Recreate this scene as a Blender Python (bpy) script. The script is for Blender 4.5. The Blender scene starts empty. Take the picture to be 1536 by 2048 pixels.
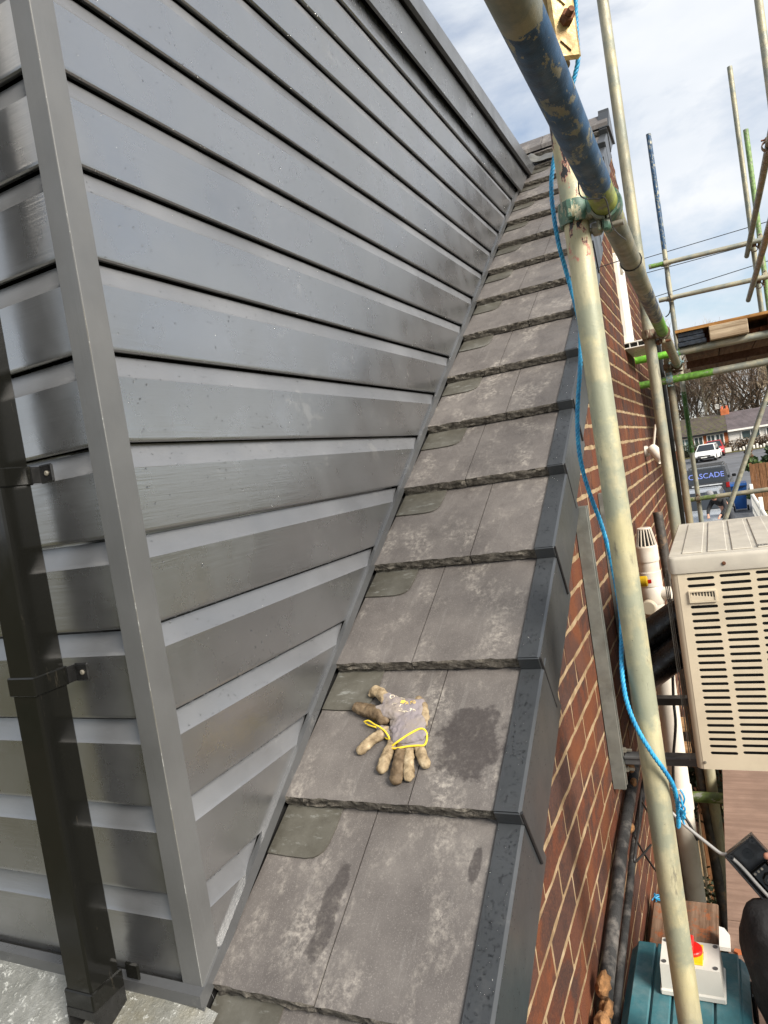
import bpy, bmesh, math, random
from mathutils import Vector, Matrix, noise
random.seed(7)
sc = bpy.context.scene
COL = sc.collection
# ------------------------------------------------------------------ camera, sky, sun, exposure
YAW, PIT, ROL, FPX = .4486, -.0454, -.1565, 1393.2
CF = Vector((-math.sin(YAW)*math.cos(PIT), math.cos(YAW)*math.cos(PIT), math.sin(PIT)))
_rt = Vector((math.cos(YAW), math.sin(YAW), 0)); _up = _rt.cross(CF)
CR = math.cos(ROL)*_rt + math.sin(ROL)*_up
CU = -math.sin(ROL)*_rt + math.cos(ROL)*_up
cam = bpy.data.cameras.new('camera'); camo = bpy.data.objects.new('camera', cam); COL.objects.link(camo)
cam.sensor_fit = 'VERTICAL'; cam.sensor_height = 36; cam.lens = FPX/2048*36
cam.clip_start = .05; cam.clip_end = 3000
camo.matrix_world = Matrix(((CR.x, CU.x, -CF.x, 0), (CR.y, CU.y, -CF.y, 0), (CR.z, CU.z, -CF.z, 0), (0, 0, 0, 1)))
sc.camera = camo
sc.view_settings.view_transform = 'Standard'; sc.view_settings.look = 'None'
sc.view_settings.exposure = 1.45; sc.view_settings.gamma = 1
SUN_EL, SUN_AZ = math.radians(34), math.radians(118)     # azimuth clockwise from +Y
w = bpy.data.worlds.new('World'); sc.world = w; w.use_nodes = True
nt = w.node_tree; nt.nodes.clear()
def wn(t, **k):
    n = nt.nodes.new(t)
    for a, b in k.items(): setattr(n, a, b)
    return n
out = wn('ShaderNodeOutputWorld'); bg = wn('ShaderNodeBackground'); bg.inputs[1].default_value = .062
sky = wn('ShaderNodeTexSky', sky_type='NISHITA', sun_disc=False); sky.sun_elevation = SUN_EL; sky.sun_rotation = SUN_AZ
sky.air_density = 1.1; sky.dust_density = 1.2; sky.ozone_density = 1.0
tc = wn('ShaderNodeTexCoord'); mp = wn('ShaderNodeMapping'); mp.inputs['Scale'].default_value = (1.0, 1.0, 2.3)
mp.inputs['Location'].default_value = (.35, .1, .2)
nz = wn('ShaderNodeTexNoise'); nz.inputs['Scale'].default_value = 2.6; nz.inputs['Detail'].default_value = 9; nz.inputs['Roughness'].default_value = .58
nz.inputs['Distortion'].default_value = .35
rp = wn('ShaderNodeValToRGB'); rp.color_ramp.elements[0].position = .30; rp.color_ramp.elements[1].position = .56
mx = wn('ShaderNodeMixRGB'); mx.inputs[2].default_value = (7.0, 7.35, 7.9, 1)
nz2 = wn('ShaderNodeTexNoise'); nz2.inputs['Scale'].default_value = 5.5; nz2.inputs['Detail'].default_value = 7
cr2 = wn('ShaderNodeValToRGB'); cr2.color_ramp.elements[0].position = .3; cr2.color_ramp.elements[0].color = (4.7, 5.05, 5.55, 1)
cr2.color_ramp.elements[1].position = .68; cr2.color_ramp.elements[1].color = (5.75, 5.9, 6.1, 1)
L = nt.links.new
L(tc.outputs['Generated'], mp.inputs[0]); L(mp.outputs[0], nz.inputs['Vector']); L(mp.outputs[0], nz2.inputs['Vector'])
L(nz.outputs[0], rp.inputs[0]); L(rp.outputs[0], mx.inputs[0]); L(nz2.outputs[0], cr2.inputs[0]); L(cr2.outputs[0], mx.inputs[2])
L(sky.outputs[0], mx.inputs[1]); L(mx.outputs[0], bg.inputs[0]); L(bg.outputs[0], out.inputs[0])
sl = bpy.data.lights.new('sun', 'SUN'); sl.energy = 2.9; sl.angle = math.radians(24); sl.color = (1, .935, .84)
so = bpy.data.objects.new('sun', sl); COL.objects.link(so)
sd = Vector((math.sin(SUN_AZ)*math.cos(SUN_EL), math.cos(SUN_AZ)*math.cos(SUN_EL), math.sin(SUN_EL)))
so.rotation_euler = sd.to_track_quat('Z', 'Y').to_euler(); so.location = sd*30

# ------------------------------------------------------------------ pixels of the photograph to places
def ray(px, py): return (CF*FPX + CR*(px-768) - CU*(py-1024)).normalized()
def onX(px, py, X): d = ray(px, py); return d*(X/d.x)
def onY(px, py, Y): d = ray(px, py); return d*(Y/d.y)
def onZ(px, py, Z): d = ray(px, py); return d*(Z/d.z)
def proj(p):
    d = p.dot(CF)
    if d <= .05: return None
    return (768+FPX*p.dot(CR)/d, 1024-FPX*p.dot(CU)/d)

# ------------------------------------------------------------------ materials
MATS = {}
class NB:
    def __init__(s, name):
        s.m = bpy.data.materials.new(name); s.m.use_nodes = True; s.t = s.m.node_tree
        s.b = s.t.nodes['Principled BSDF']; MATS[name] = s.m
        s._pos = None
    def n(s, t, ins=None, **k):
        x = s.t.nodes.new(t)
        for a, b in k.items(): setattr(x, a, b)
        for a, b in (ins or {}).items(): s.put(x, a, b)
        return x
    def put(s, node, key, val):
        i = node.inputs[key]
        if isinstance(val, bpy.types.NodeSocket): s.t.links.new(val, i)
        elif isinstance(val, bpy.types.Node): s.t.links.new(val.outputs[0], i)
        else:
            if hasattr(i.default_value, '__len__') and len(i.default_value) == 4 and len(val) == 3: val = (*val, 1)
            i.default_value = val
    def pos(s):
        if s._pos is None: s._pos = s.n('ShaderNodeNewGeometry').outputs['Position']
        return s._pos
    def mapped(s, scale=(1, 1, 1), rot=(0, 0, 0), src=None):
        return s.n('ShaderNodeMapping', {'Vector': src or s.pos(), 'Scale': scale, 'Rotation': rot}).outputs[0]
    def noise(s, scale, detail=5, rough=.55, vec=None, dist=0):
        o = s.n('ShaderNodeTexNoise', {'Vector': vec or s.pos(), 'Scale': scale, 'Detail': min(detail, 6), 'Roughness': rough, 'Distortion': dist}).outputs[0]
        x = s.n('ShaderNodeMath', operation='MULTIPLY_ADD', use_clamp=True); s.put(x, 0, o); x.inputs[1].default_value = 1.7; x.inputs[2].default_value = -.35
        return x.outputs[0]
    def ramp(s, f, stops, interp='LINEAR'):
        r = s.n('ShaderNodeValToRGB', {'Fac': f}); cr = r.color_ramp; cr.interpolation = interp
        while len(cr.elements) < len(stops): cr.elements.new(.5)
        for e, (p, c) in zip(cr.elements, stops):
            e.position = p; e.color = (c, c, c, 1) if not hasattr(c, '__len__') else (*c, 1)
        return r.outputs[0]
    def mix(s, f, a, b, mode='MIX'):
        x = s.n('ShaderNodeMixRGB', blend_type=mode)
        s.put(x, 0, f); s.put(x, 1, a); s.put(x, 2, b); return x.outputs[0]
    def math(s, op, a, b=0, clamp=False):
        x = s.n('ShaderNodeMath', operation=op, use_clamp=clamp); s.put(x, 0, a); s.put(x, 1, b); return x.outputs[0]
    def sep(s, v): return s.n('ShaderNodeSeparateXYZ', {0: v}).outputs
    def bump(s, h, strength=.3, dist=.01, nrm=None):
        x = s.n('ShaderNodeBump', {'Height': h, 'Strength': strength, 'Distance': dist})
        if nrm: s.put(x, 'Normal', nrm)
        s.put(s.b, 'Normal', x.outputs[0]); return x.outputs[0]
    def set(s, **k):
        names = {'col': 'Base Color', 'rough': 'Roughness', 'metal': 'Metallic', 'spec': 'Specular IOR Level', 'coat': 'Coat Weight', 'coatr': 'Coat Roughness', 'trans': 'Transmission Weight', 'ior': 'IOR', 'sheen': 'Sheen Weight', 'alpha': 'Alpha', 'sss': 'Subsurface Weight'}
        for a, b in k.items(): s.put(s.b, names[a], b)
        return s.m
def sc3(c, k): return tuple(min(1, v*k) for v in c)
def simple(name, c, rough=.5, metal=0, var=.18, scale=12, bump=0, bscale=200, spec=.5, dirt=None):
    b = NB(name); f = b.noise(scale, 6, .6)
    col = b.ramp(f, [(.3, sc3(c, 1-var)), (.7, sc3(c, 1+var))])
    if dirt:
        col = b.mix(b.ramp(b.noise(scale*.37+3, 7, .65), [(.5, 0), (.72, .75)]), col, dirt)
    if bump: b.bump(b.noise(bscale, 4, .6), bump, .004)
    r = b.ramp(b.noise(scale*1.7, 5), [(.3, max(.03, rough-.1)), (.7, min(1, rough+.1))])
    return b.set(col=col, rough=r, metal=metal, spec=spec)

def pvc(name, grain_scale, base=(.044, .045, .046), rough=.27, ior=4.1):
    b = NB(name)
    g = b.noise(90, 5, .6, vec=b.mapped(grain_scale)); g2 = b.noise(300, 3, .6, vec=b.mapped(grain_scale))
    col = b.ramp(b.noise(3.5, 6, .6), [(.3, sc3(base, .86)), (.7, sc3(base, 1.16))])
    scr = b.ramp(b.noise(26, 8, .75, vec=b.mapped(tuple(.35 if v < 1 else v*.5 for v in grain_scale))), [(.66, 0), (.74, 1)])
    blot = b.ramp(b.noise(1.7, 4), [(.52, 0), (.66, 1)])
    col = b.mix(b.math('MULTIPLY', b.math('MULTIPLY', scr, blot), .18), col, (.32, .31, .29))
    rg = b.ramp(b.noise(6, 6), [(.3, rough-.05), (.7, rough+.08)])
    b.bump(b.mix(.4, g, g2), .10, .003)
    return b.set(col=col, rough=rg, spec=.5, ior=ior)
pvc('cladding_cheek', (1, .035, 1)); pvc('cladding_front', (.035, 1, 1)); pvc('trim_vertical', (1, 1, .03), (.075, .076, .075), .5, 1.9)
pvc('trim_plain', (.25, .12, .25), (.06, .062, .064), .3, 1.9)
pvc('verge_plastic', (.3, .2, .3), (.030, .033, .036), .33, 1.6)
pvc('lit_mist_cheek', (1, .2, 1), (.088, .090, .095), .42, 2.7); pvc('lit_mist_front', (.2, 1, 1), (.068, .070, .073), .42, 2.7)   # board ledges: sky brightness painted in as paler colour, with fine rain frost
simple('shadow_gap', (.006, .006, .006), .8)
simple('rubber_seal', (.012, .012, .013), .55)
# concrete slate
def tilemat():
    b = NB('roof_tile'); p = b.pos()
    col = b.ramp(b.noise(7, 8, .65), [(.15, (.068, .060, .056)), (.5, (.094, .084, .078)), (.85, (.125, .113, .104))])
    fine = b.ramp(b.noise(420, 4, .7), [(.62, 0), (.72, .55)]); col = b.mix(fine, col, (.21, .195, .18))
    dk = b.ramp(b.noise(70, 5, .7), [(.10, .5), (.22, 0)]); col = b.mix(dk, col, (.045, .038, .036))
    dust = b.math('MULTIPLY', b.ramp(b.noise(9, 9, .72, vec=b.mapped((1, .55, .55), (.5, .2, .9))), [(.50, 0), (.75, 1)]), b.ramp(b.noise(85, 6, .75), [(.38, 0), (.7, 1)]))
    col = b.mix(b.math('MULTIPLY', dust, .62), col, (.36, .33, .29))
    scr = b.ramp(b.noise(60, 6, .7, vec=b.mapped((1, .09, .09), (.0, .0, .55))), [(.66, 0), (.74, 1)])
    col = b.mix(b.math('MULTIPLY', scr, .07), col, (.34, .33, .31))
    olive = b.ramp(b.sep(p)[0], [(.0, .0), (1, 0)])
    # damp patch drying on the slate beside the gloves and one lower down
    def blob(cx, cy, rx, ry, jit):
        q = b.n('ShaderNodeVectorMath', {0: p, 1: (cx, cy, 0)}, operation='SUBTRACT').outputs[0]
        s = b.sep(q); d = b.math('ADD', b.math('POWER', b.math('DIVIDE', s[0], rx), 2), b.math('POWER', b.math('DIVIDE', s[1], ry), 2))
        d = b.math('ADD', d, b.math('MULTIPLY', b.math('SUBTRACT', b.noise(28, 6, .65), .5), jit))
        return b.ramp(d, [(.62, 1), (1.0, 0)])
    wet = b.math('MAXIMUM', blob(-.505, 1.275, .078, .085, 1.9), b.math('MAXIMUM', blob(-.705, .99, .022, .085, 1.6), blob(-.455, 1.085, .012, .03, 1.0)))
    wet = b.math('MULTIPLY', wet, b.ramp(b.noise(120, 5, .7), [(.3, .7), (.5, 1)]))
    col = b.mix(b.math('MULTIPLY', wet, .70), col, (.030, .025, .024))
    r = b.mix(wet, b.ramp(b.noise(30, 5), [(.3, .5), (.7, .72)]), (.33, .33, .33))
    b.bump(b.mix(.5, b.noise(160, 6, .7), b.noise(18, 4)), .28, .004)
    b.set(col=col, rough=r, spec=.5)
tilemat()
b = NB('tile_edge'); b.bump(b.noise(140, 8, .75), .9, .008)
b.set(col=b.ramp(b.noise(60, 8, .75), [(.25, (.06, .052, .042)), (.5, (.15, .132, .108)), (.75, (.27, .245, .205))]), rough=.9)
b = NB('lead'); b.bump(b.noise(50, 5, .6), .15, .004)
lc = b.ramp(b.noise(14, 7, .65), [(.2, (.072, .067, .053)), (.6, (.105, .100, .083)), (.85, (.15, .147, .130))])
lc = b.mix(b.math('MULTIPLY', b.ramp(b.noise(70, 7, .75, vec=b.mapped((.3, 1, 1))), [(.62, 0), (.80, 1)]), .5), lc, (.30, .31, .29))
b.set(col=lc, rough=b.ramp(b.noise(9), [(.3, .32), (.7, .5)]), metal=.25)
b = NB('resin_apron'); b.bump(b.mix(.5, b.noise(16, 7, .7), b.noise(120, 5, .7)), .5, .012)
rc = b.ramp(b.noise(5, 8, .65), [(.28, (.095, .098, .085)), (.55, (.18, .182, .168)), (.75, (.27, .275, .262))])
rc = b.mix(b.ramp(b.noise(3.1, 5), [(.52, 0), (.66, .55)]), rc, (.13, .11, .055))
rc = b.mix(b.ramp(b.noise(60, 8, .8), [(.62, 0), (.70, .7)]), rc, (.52, .53, .5))
b.set(col=rc, rough=b.ramp(b.noise(20, 6), [(.3, .22), (.7, .5)]))
# brickwork
b = NB('brick'); at = b.n('ShaderNodeAttribute', attribute_name='rnd').outputs['Fac']
c1 = b.ramp(at, [(0, (.080, .025, .014)), (.25, (.115, .034, .016)), (.45, (.062, .029, .022)), (.62, (.14, .042, .017)), (.8, (.050, .028, .025)), (1, (.10, .040, .025))])
c1 = b.mix(b.ramp(b.noise(13, 5, .6), [(.40, 0), (.62, .92)]), c1, (.036, .021, .019))
c1 = b.mix(b.ramp(b.noise(6.5, 4, .6), [(.52, 0), (.72, .7)]), c1, (.16, .048, .016))
sand = b.ramp(b.noise(330, 4, .8), [(.50, 0), (.68, 1)])
c1 = b.mix(b.math('MULTIPLY', sand, .38), c1, (.22, .09, .042))
c1 = b.mix(b.ramp(b.noise(220, 4, .75), [(.28, .55), (.40, 0)]), c1, (.03, .015, .013))
b.bump(b.mix(.5, b.noise(260, 6, .75), b.noise(35, 5, .6, vec=b.mapped((1, 1, 2.2)))), .55, .005)
b.set(col=c1, rough=.86, spec=.25)
b = NB('mortar'); b.bump(b.noise(230, 6, .75), .6, .004)
mc = b.ramp(b.noise(16, 7, .65), [(.25, (.22, .15, .083)), (.55, (.33, .238, .14)), (.8, (.42, .33, .215))])
b.set(col=mc, rough=.95, spec=.15)
# scaffold tube
GALV = [(.15, (.20, .19, .145)), (.5, (.31, .295, .225)), (.85, (.42, .40, .31))]
def galvcol(b, s=1.0, axis=2, tint=(1, 1, 1)):
    sv = [1.0, 1.0, 1.0]; sv[axis] = .16
    c = b.ramp(b.noise(30*s, 8, .65, vec=b.mapped(tuple(sv))), [(p, tuple(q*t for q, t in zip(v, tint))) for p, v in GALV])
    c = b.mix(b.ramp(b.noise(7*s, 5, .6), [(.45, 0), (.75, .55)]), c, tuple(q*t for q, t in zip((.44, .40, .25), tint)))
    c = b.mix(b.ramp(b.noise(9*s, 6, .65), [(.46, 0), (.64, .85)]), c, tuple(q*t for q, t in zip((.21, .23, .20), tint)))
    c = b.mix(b.ramp(b.noise(110*s, 5, .7), [(.80, 0), (.88, .7)]), c, (.06, .055, .045))
    c = b.mix(b.ramp(b.noise(48*s, 6, .75, vec=b.mapped(tuple(v*.6+.05 for v in sv))), [(.66, 0), (.80, .65)]), c, (.095, .09, .078))
    return c
def tube_mat(name, axis, paints=(), tint=(1, 1, 1), flake=.5, metal=.2):
    """paints: (lo, hi, colour) bands of worn paint along the given world axis"""
    b = NB(name); c = galvcol(b, 1, axis, tint); p = b.sep(b.pos())[axis]
    jit = b.math('MULTIPLY', b.math('SUBTRACT', b.noise(60, 6, .7), .5), .05)
    q = b.math('ADD', p, jit); sv = [1, 1, 1]; sv[axis] = .45
    wear = b.noise(48, 9, .7, vec=b.mapped(tuple(sv)))
    ptot = None
    for lo, hi, col, fl in paints:
        m = b.math('MULTIPLY', b.math('GREATER_THAN', q, lo), b.math('LESS_THAN', q, hi))
        m = b.math('MULTIPLY', m, b.ramp(wear, [(fl, 1), (min(1, fl+.03), 0)]))
        pc = b.ramp(b.noise(40, 6), [(.3, sc3(col, .7)), (.7, sc3(col, 1.3))])
        c = b.mix(m, c, pc); ptot = m if ptot is None else b.math('MAXIMUM', ptot, m)
    h = b.noise(230, 5, .7)
    if ptot is not None: h = b.math('ADD', b.math('MULTIPLY', h, .4), b.math('MULTIPLY', ptot, 1.0))
    b.bump(h, .32, .003)
    mt = b.math('MULTIPLY', b.math('SUBTRACT', 1, ptot), metal) if ptot is not None else metal
    return b.set(col=c, rough=b.ramp(b.noise(25, 6), [(.3, .42), (.7, .62)]), metal=mt)
BLU, GRN, LIM, BLK, PNK = (.012, .052, .115), (.10, .26, .025), (.24, .27, .055), (.012, .012, .014), (.42, .19, .14)
tube_mat('tube_z', 2, tint=(1.0, .98, .92)); tube_mat('tube_y', 1); tube_mat('tube_x', 0); tube_mat('tube_brown', 2, tint=(.68, .62, .55)); tube_mat('tube_y_dark', 1, tint=(.7, .64, .58))
tube_mat('tube_p1', 2, [(.36, 1.1, PNK, .44), (.39, 1.1, BLK, .40)], tint=(1.25, 1.22, 1.05))
tube_mat('tube_ledger', 1, [(.76, 1.325, BLU, .60), (1.315, 1.455, LIM, .62), (1.45, 1.52, LIM, .45), (2.3, 2.9, (.05, .06, .08), .5), (2.92, 3.34, GRN, .66)], tint=(.72, .69, .63))
tube_mat('tube_p4', 2, [(1.9, 3.2, BLU, .58), (-.22, .42, (.035, .105, .012), .66)])
tube_mat('tube_t1', 0, [(-.5, -.12, (.14, .42, .03), .66)]); tube_mat('tube_t2', 0, [(-.5, .06, (.12, .28, .04), .66)])
tube_mat('tube_h1', 0, [(-.5, -.2, (.12, .22, .04), .62)]); tube_mat('tube_h3', 0, [(-.5, -.02, (.14, .19, .06), .55)], tint=(.85, .82, .8))
tube_mat('tube_p7', 2, [(.5, 3.5, (.16, .26, .08), .62)]); tube_mat('tube_moss', 0, [(-3, 3, (.10, .14, .035), .62)])
tube_mat('coupler_green', 2, [(-9, 9, (.055, .12, .085), .52)], tint=(.8, .8, .75)); tube_mat('coupler_rust', 2, [(-9, 9, (.13, .075, .045), .5)], tint=(.75, .7, .62))
tube_mat('coupler_zinc', 2, [(-9, 9, (.33, .28, .18), .5)]); tube_mat('coupler_blue', 2, [(-9, 9, (.15, .24, .26), .55)])
simple('bolt_steel', (.23, .21, .17), .45, .5, .3, 60); simple('bolt_rust', (.12, .045, .018), .8, .1, .5, 60)
simple('sleeve_zinc', (.42, .31, .13), .5, .35, .3, 30, .2, 150, dirt=(.22, .12, .05))
# plastics and the rest
b = NB('rope_blue'); b.bump(b.noise(500, 3), .3, .002); b.set(col=b.ramp(b.noise(90, 4), [(.3, (.012, .19, .40)), (.7, (.03, .32, .55))]), rough=.45, spec=.5)
simple('ac_case', (.56, .485, .36), .42, 0, .05, 5, dirt=(.50, .43, .32)); simple('ac_lid', (.43, .395, .33), .4, 0, .08, 7, dirt=(.36, .33, .28))
simple('dark_inside', (.012, .013, .012), .6); simple('fin_metal', (.05, .053, .055), .5, .4)
simple('white_plastic', (.66, .61, .53), .38, 0, .05, 6, dirt=(.52, .45, .36)); simple('upvc', (.78, .76, .70), .35, 0, .05, 6); simple('hollow_shade', (.03, .03, .03), .7)
simple('black_plastic', (.010, .010, .010), .32, 0, .3, 30, spec=.5)
b = NB('black_gloss'); c = b.mix(b.math('MULTIPLY', b.ramp(b.noise(55, 8, .75, vec=b.mapped((1, 1, .12))), [(.72, 0), (.82, 1)]), .16), (.007, .007, .006), (.12, .10, .07))
b.set(col=c, rough=b.ramp(b.noise(12, 6), [(.3, .07), (.7, .18)]), spec=.32)
simple('strut_galv', (.19, .195, .175), .5, .35, .12, 20, dirt=(.12, .12, .105)); simple('strut_dark', (.10, .10, .10), .45, .3)
simple('foam_lagging', (.022, .022, .022), .7, 0, .3, 30, .5, 300, dirt=(.17, .155, .14)); simple('sealant', (.26, .13, .05), .95, 0, .3, 90, .8, 120)
simple('cable_black', (.012, .012, .012), .5); simple('cable_grey', (.36, .35, .33), .5, 0, .1)
simple('teal_case', (.040, .140, .165), .48, 0, .15, 14, .1, 120, dirt=(.12, .20, .215)); simple('isolator_grey', (.60, .585, .53), .4, 0, .04, 8)
simple('red_plastic', (.55, .012, .008), .35, 0, .05); simple('yellow_plastic', (.80, .50, .01), .4, 0, .05)
def wood(name, dark, light, axis=1, rough=.8, dirt=None):
    b = NB(name); sv = [1, 1, 1]; sv[axis] = .06
    c = b.ramp(b.noise(45, 8, .65, vec=b.mapped(tuple(sv)), dist=.4), [(.3, dark), (.7, light)])
    c = b.mix(b.ramp(b.noise(6, 6, .65), [(.42, 0), (.7, .55)]), c, sc3(dark, .8))
    if dirt: c = b.mix(b.ramp(b.noise(35, 7, .7), [(.56, 0), (.68, .7)]), c, dirt)
    b.bump(b.noise(120, 6, .7, vec=b.mapped(tuple(sv))), .35, .004)
    return b.set(col=c, rough=rough, spec=.25)
wood('ply', (.20, .130, .097), (.27, .18, .135), 0); wood('scaffold_board', (.12, .068, .040), (.235, .15, .10), 1, dirt=(.30, .09, .03)); wood('deck_board', (.085, .048, .035), (.17, .10, .078), 1)
wood('ply_edge', (.19, .085, .022), (.42, .22, .07), 0); wood('block_wood', (.22, .16, .10), (.46, .37, .26), 0); wood('fence_wood', (.12, .055, .024), (.25, .125, .06), 2)
wood('timber', (.22, .115, .045), (.40, .25, .13), 0)
simple('tarp_dark', (.014, .02, .03), .5, 0, .5, 40); simple('rust', (.15, .05, .02), .9, .1, .5, 40); simple('old_tube', (.062, .055, .048), .6, .3, .3, 30, dirt=(.24, .15, .08))
# gloves
b = NB('glove_fabric'); wv = b.n('ShaderNodeTexWave', {'Vector': b.pos(), 'Scale': 260.0, 'Distortion': 1.5}, bands_direction='X').outputs[0]
b.bump(b.mix(.5, wv, b.noise(380, 4)), .35, .002)
b.set(col=b.mix(b.ramp(b.noise(22, 6), [(.4, 0), (.7, .6)]), (.215, .190, .198), (.25, .21, .165)), rough=.95, spec=.1)
b = NB('glove_latex'); b.bump(b.mix(.4, b.noise(300, 5, .7), b.noise(60, 5)), .3, .003)
b.set(col=b.ramp(b.noise(38, 7, .65), [(.2, (.12, .085, .048)), (.5, (.27, .205, .125)), (.8, (.40, .325, .215))]), rough=.7, spec=.2)
b = NB('glove_latex_brown'); b.bump(b.mix(.4, b.noise(300, 5, .7), b.noise(60, 5)), .3, .003)
b.set(col=b.ramp(b.noise(34, 7, .65), [(.2, (.055, .036, .020)), (.5, (.11, .076, .044)), (.8, (.19, .14, .088))]), rough=.65, spec=.25)
simple('glove_rim', (.68, .50, .03), .8, 0, .15, 60); simple('print_cream', (.66, .58, .42), .8, 0, .05); simple('print_yellow', (.70, .47, .08), .8, 0, .05); simple('glove_inside', (.24, .21, .215), .95)
b = NB('water'); b.set(col=(.9, .9, .9), rough=.02, trans=1.0, ior=1.33)
# people
simple('cloth_black', (.018, .018, .019), .9, 0, .35, 16, .5, 60); simple('cloth_dark', (.03, .033, .04), .9, 0, .3, 14); simple('hair_grey', (.20, .20, .205), .9, 0, .3, 60)
b = NB('skin'); b.set(col=b.ramp(b.noise(40, 5), [(.3, (.50, .24, .16)), (.7, (.62, .33, .23))]), rough=.5, sss=.0); b.bump(b.noise(400, 4), .15, .001)
# street
simple('asphalt', (.105, .108, .115), .7, 0, .18, .35, .4, 60); simple('pavement', (.20, .19, .18), .9, 0, .15, 2); simple('kerb', (.26, .25, .23), .9, 0, .2, 5)
b = NB('lawn'); b.bump(b.noise(30, 6), .6, .05); b.set(col=b.ramp(b.noise(1.4, 8, .7), [(.3, (.055, .062, .022)), (.6, (.13, .11, .045)), (.8, (.20, .16, .075))]), rough=1, spec=.1)
b = NB('ground'); b.bump(b.noise(3, 6), .5, .1); b.set(col=b.ramp(b.noise(.3, 8, .7), [(.3, (.05, .055, .025)), (.7, (.10, .085, .05))]), rough=1, spec=.1)
simple('paint_white', (.70, .70, .68), .25, 0, .03); simple('paint_red', (.36, .022, .025), .22, 0, .05); simple('paint_grey', (.055, .058, .062), .22, .2, .08); simple('paint_silver', (.30, .32, .34), .25, .3, .08)
b = NB('car_glass'); b.set(col=(.02, .024, .028), rough=.06, spec=.7)
simple('tyre', (.012, .012, .012), .85); simple('rim_alloy', (.30, .30, .31), .35, .7); simple('lamp_red', (.30, .015, .012), .2); simple('lamp_clear', (.62, .64, .66), .12); simple('plate_white', (.72, .72, .66), .5); simple('plate_yellow', (.68, .48, .04), .5)
simple('bin_blue', (.012, .085, .30), .42, 0, .08, 4); simple('sticker_blue', (.20, .27, .72), .5, 0, .05)
simple('roof_brown', (.065, .050, .042), .85, 0, .2, .8, dirt=(.09, .10, .02)); simple('roof_mauve', (.10, .082, .085), .85, 0, .18, .9)
simple('brick_orange', (.42, .12, .04), .9, 0, .2, 3); simple('render_white', (.66, .63, .57), .85, 0, .06, 2); b = NB('far_glass'); b.set(col=(.05, .075, .075), rough=.15, spec=.6); simple('curtain', (.16, .24, .22), .9)
simple('brick_wall_far', (.27, .10, .06), .9, 0, .3, 6); simple('chimney_pot', (.46, .12, .06), .85, 0, .15, 5)
simple('bark', (.115, .088, .062), .95, 0, .35, 2.5); simple('twig', (.15, .105, .07), .95, 0, .35, 1.2); simple('birch_bark', (.36, .31, .23), .9, 0, .4, 6); simple('birch_twig', (.30, .235, .15), .95, 0, .3, 1.5)
simple('leaf_dark', (.035, .06, .018), .6, 0, .5, 9); simple('leaf_mid', (.075, .12, .03), .6, 0, .5, 9); simple('leaf_hedge', (.028, .04, .015), .7, 0, .5, 6); simple('leaf_brown', (.10, .065, .038), .8, 0, .4, 5)

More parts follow.
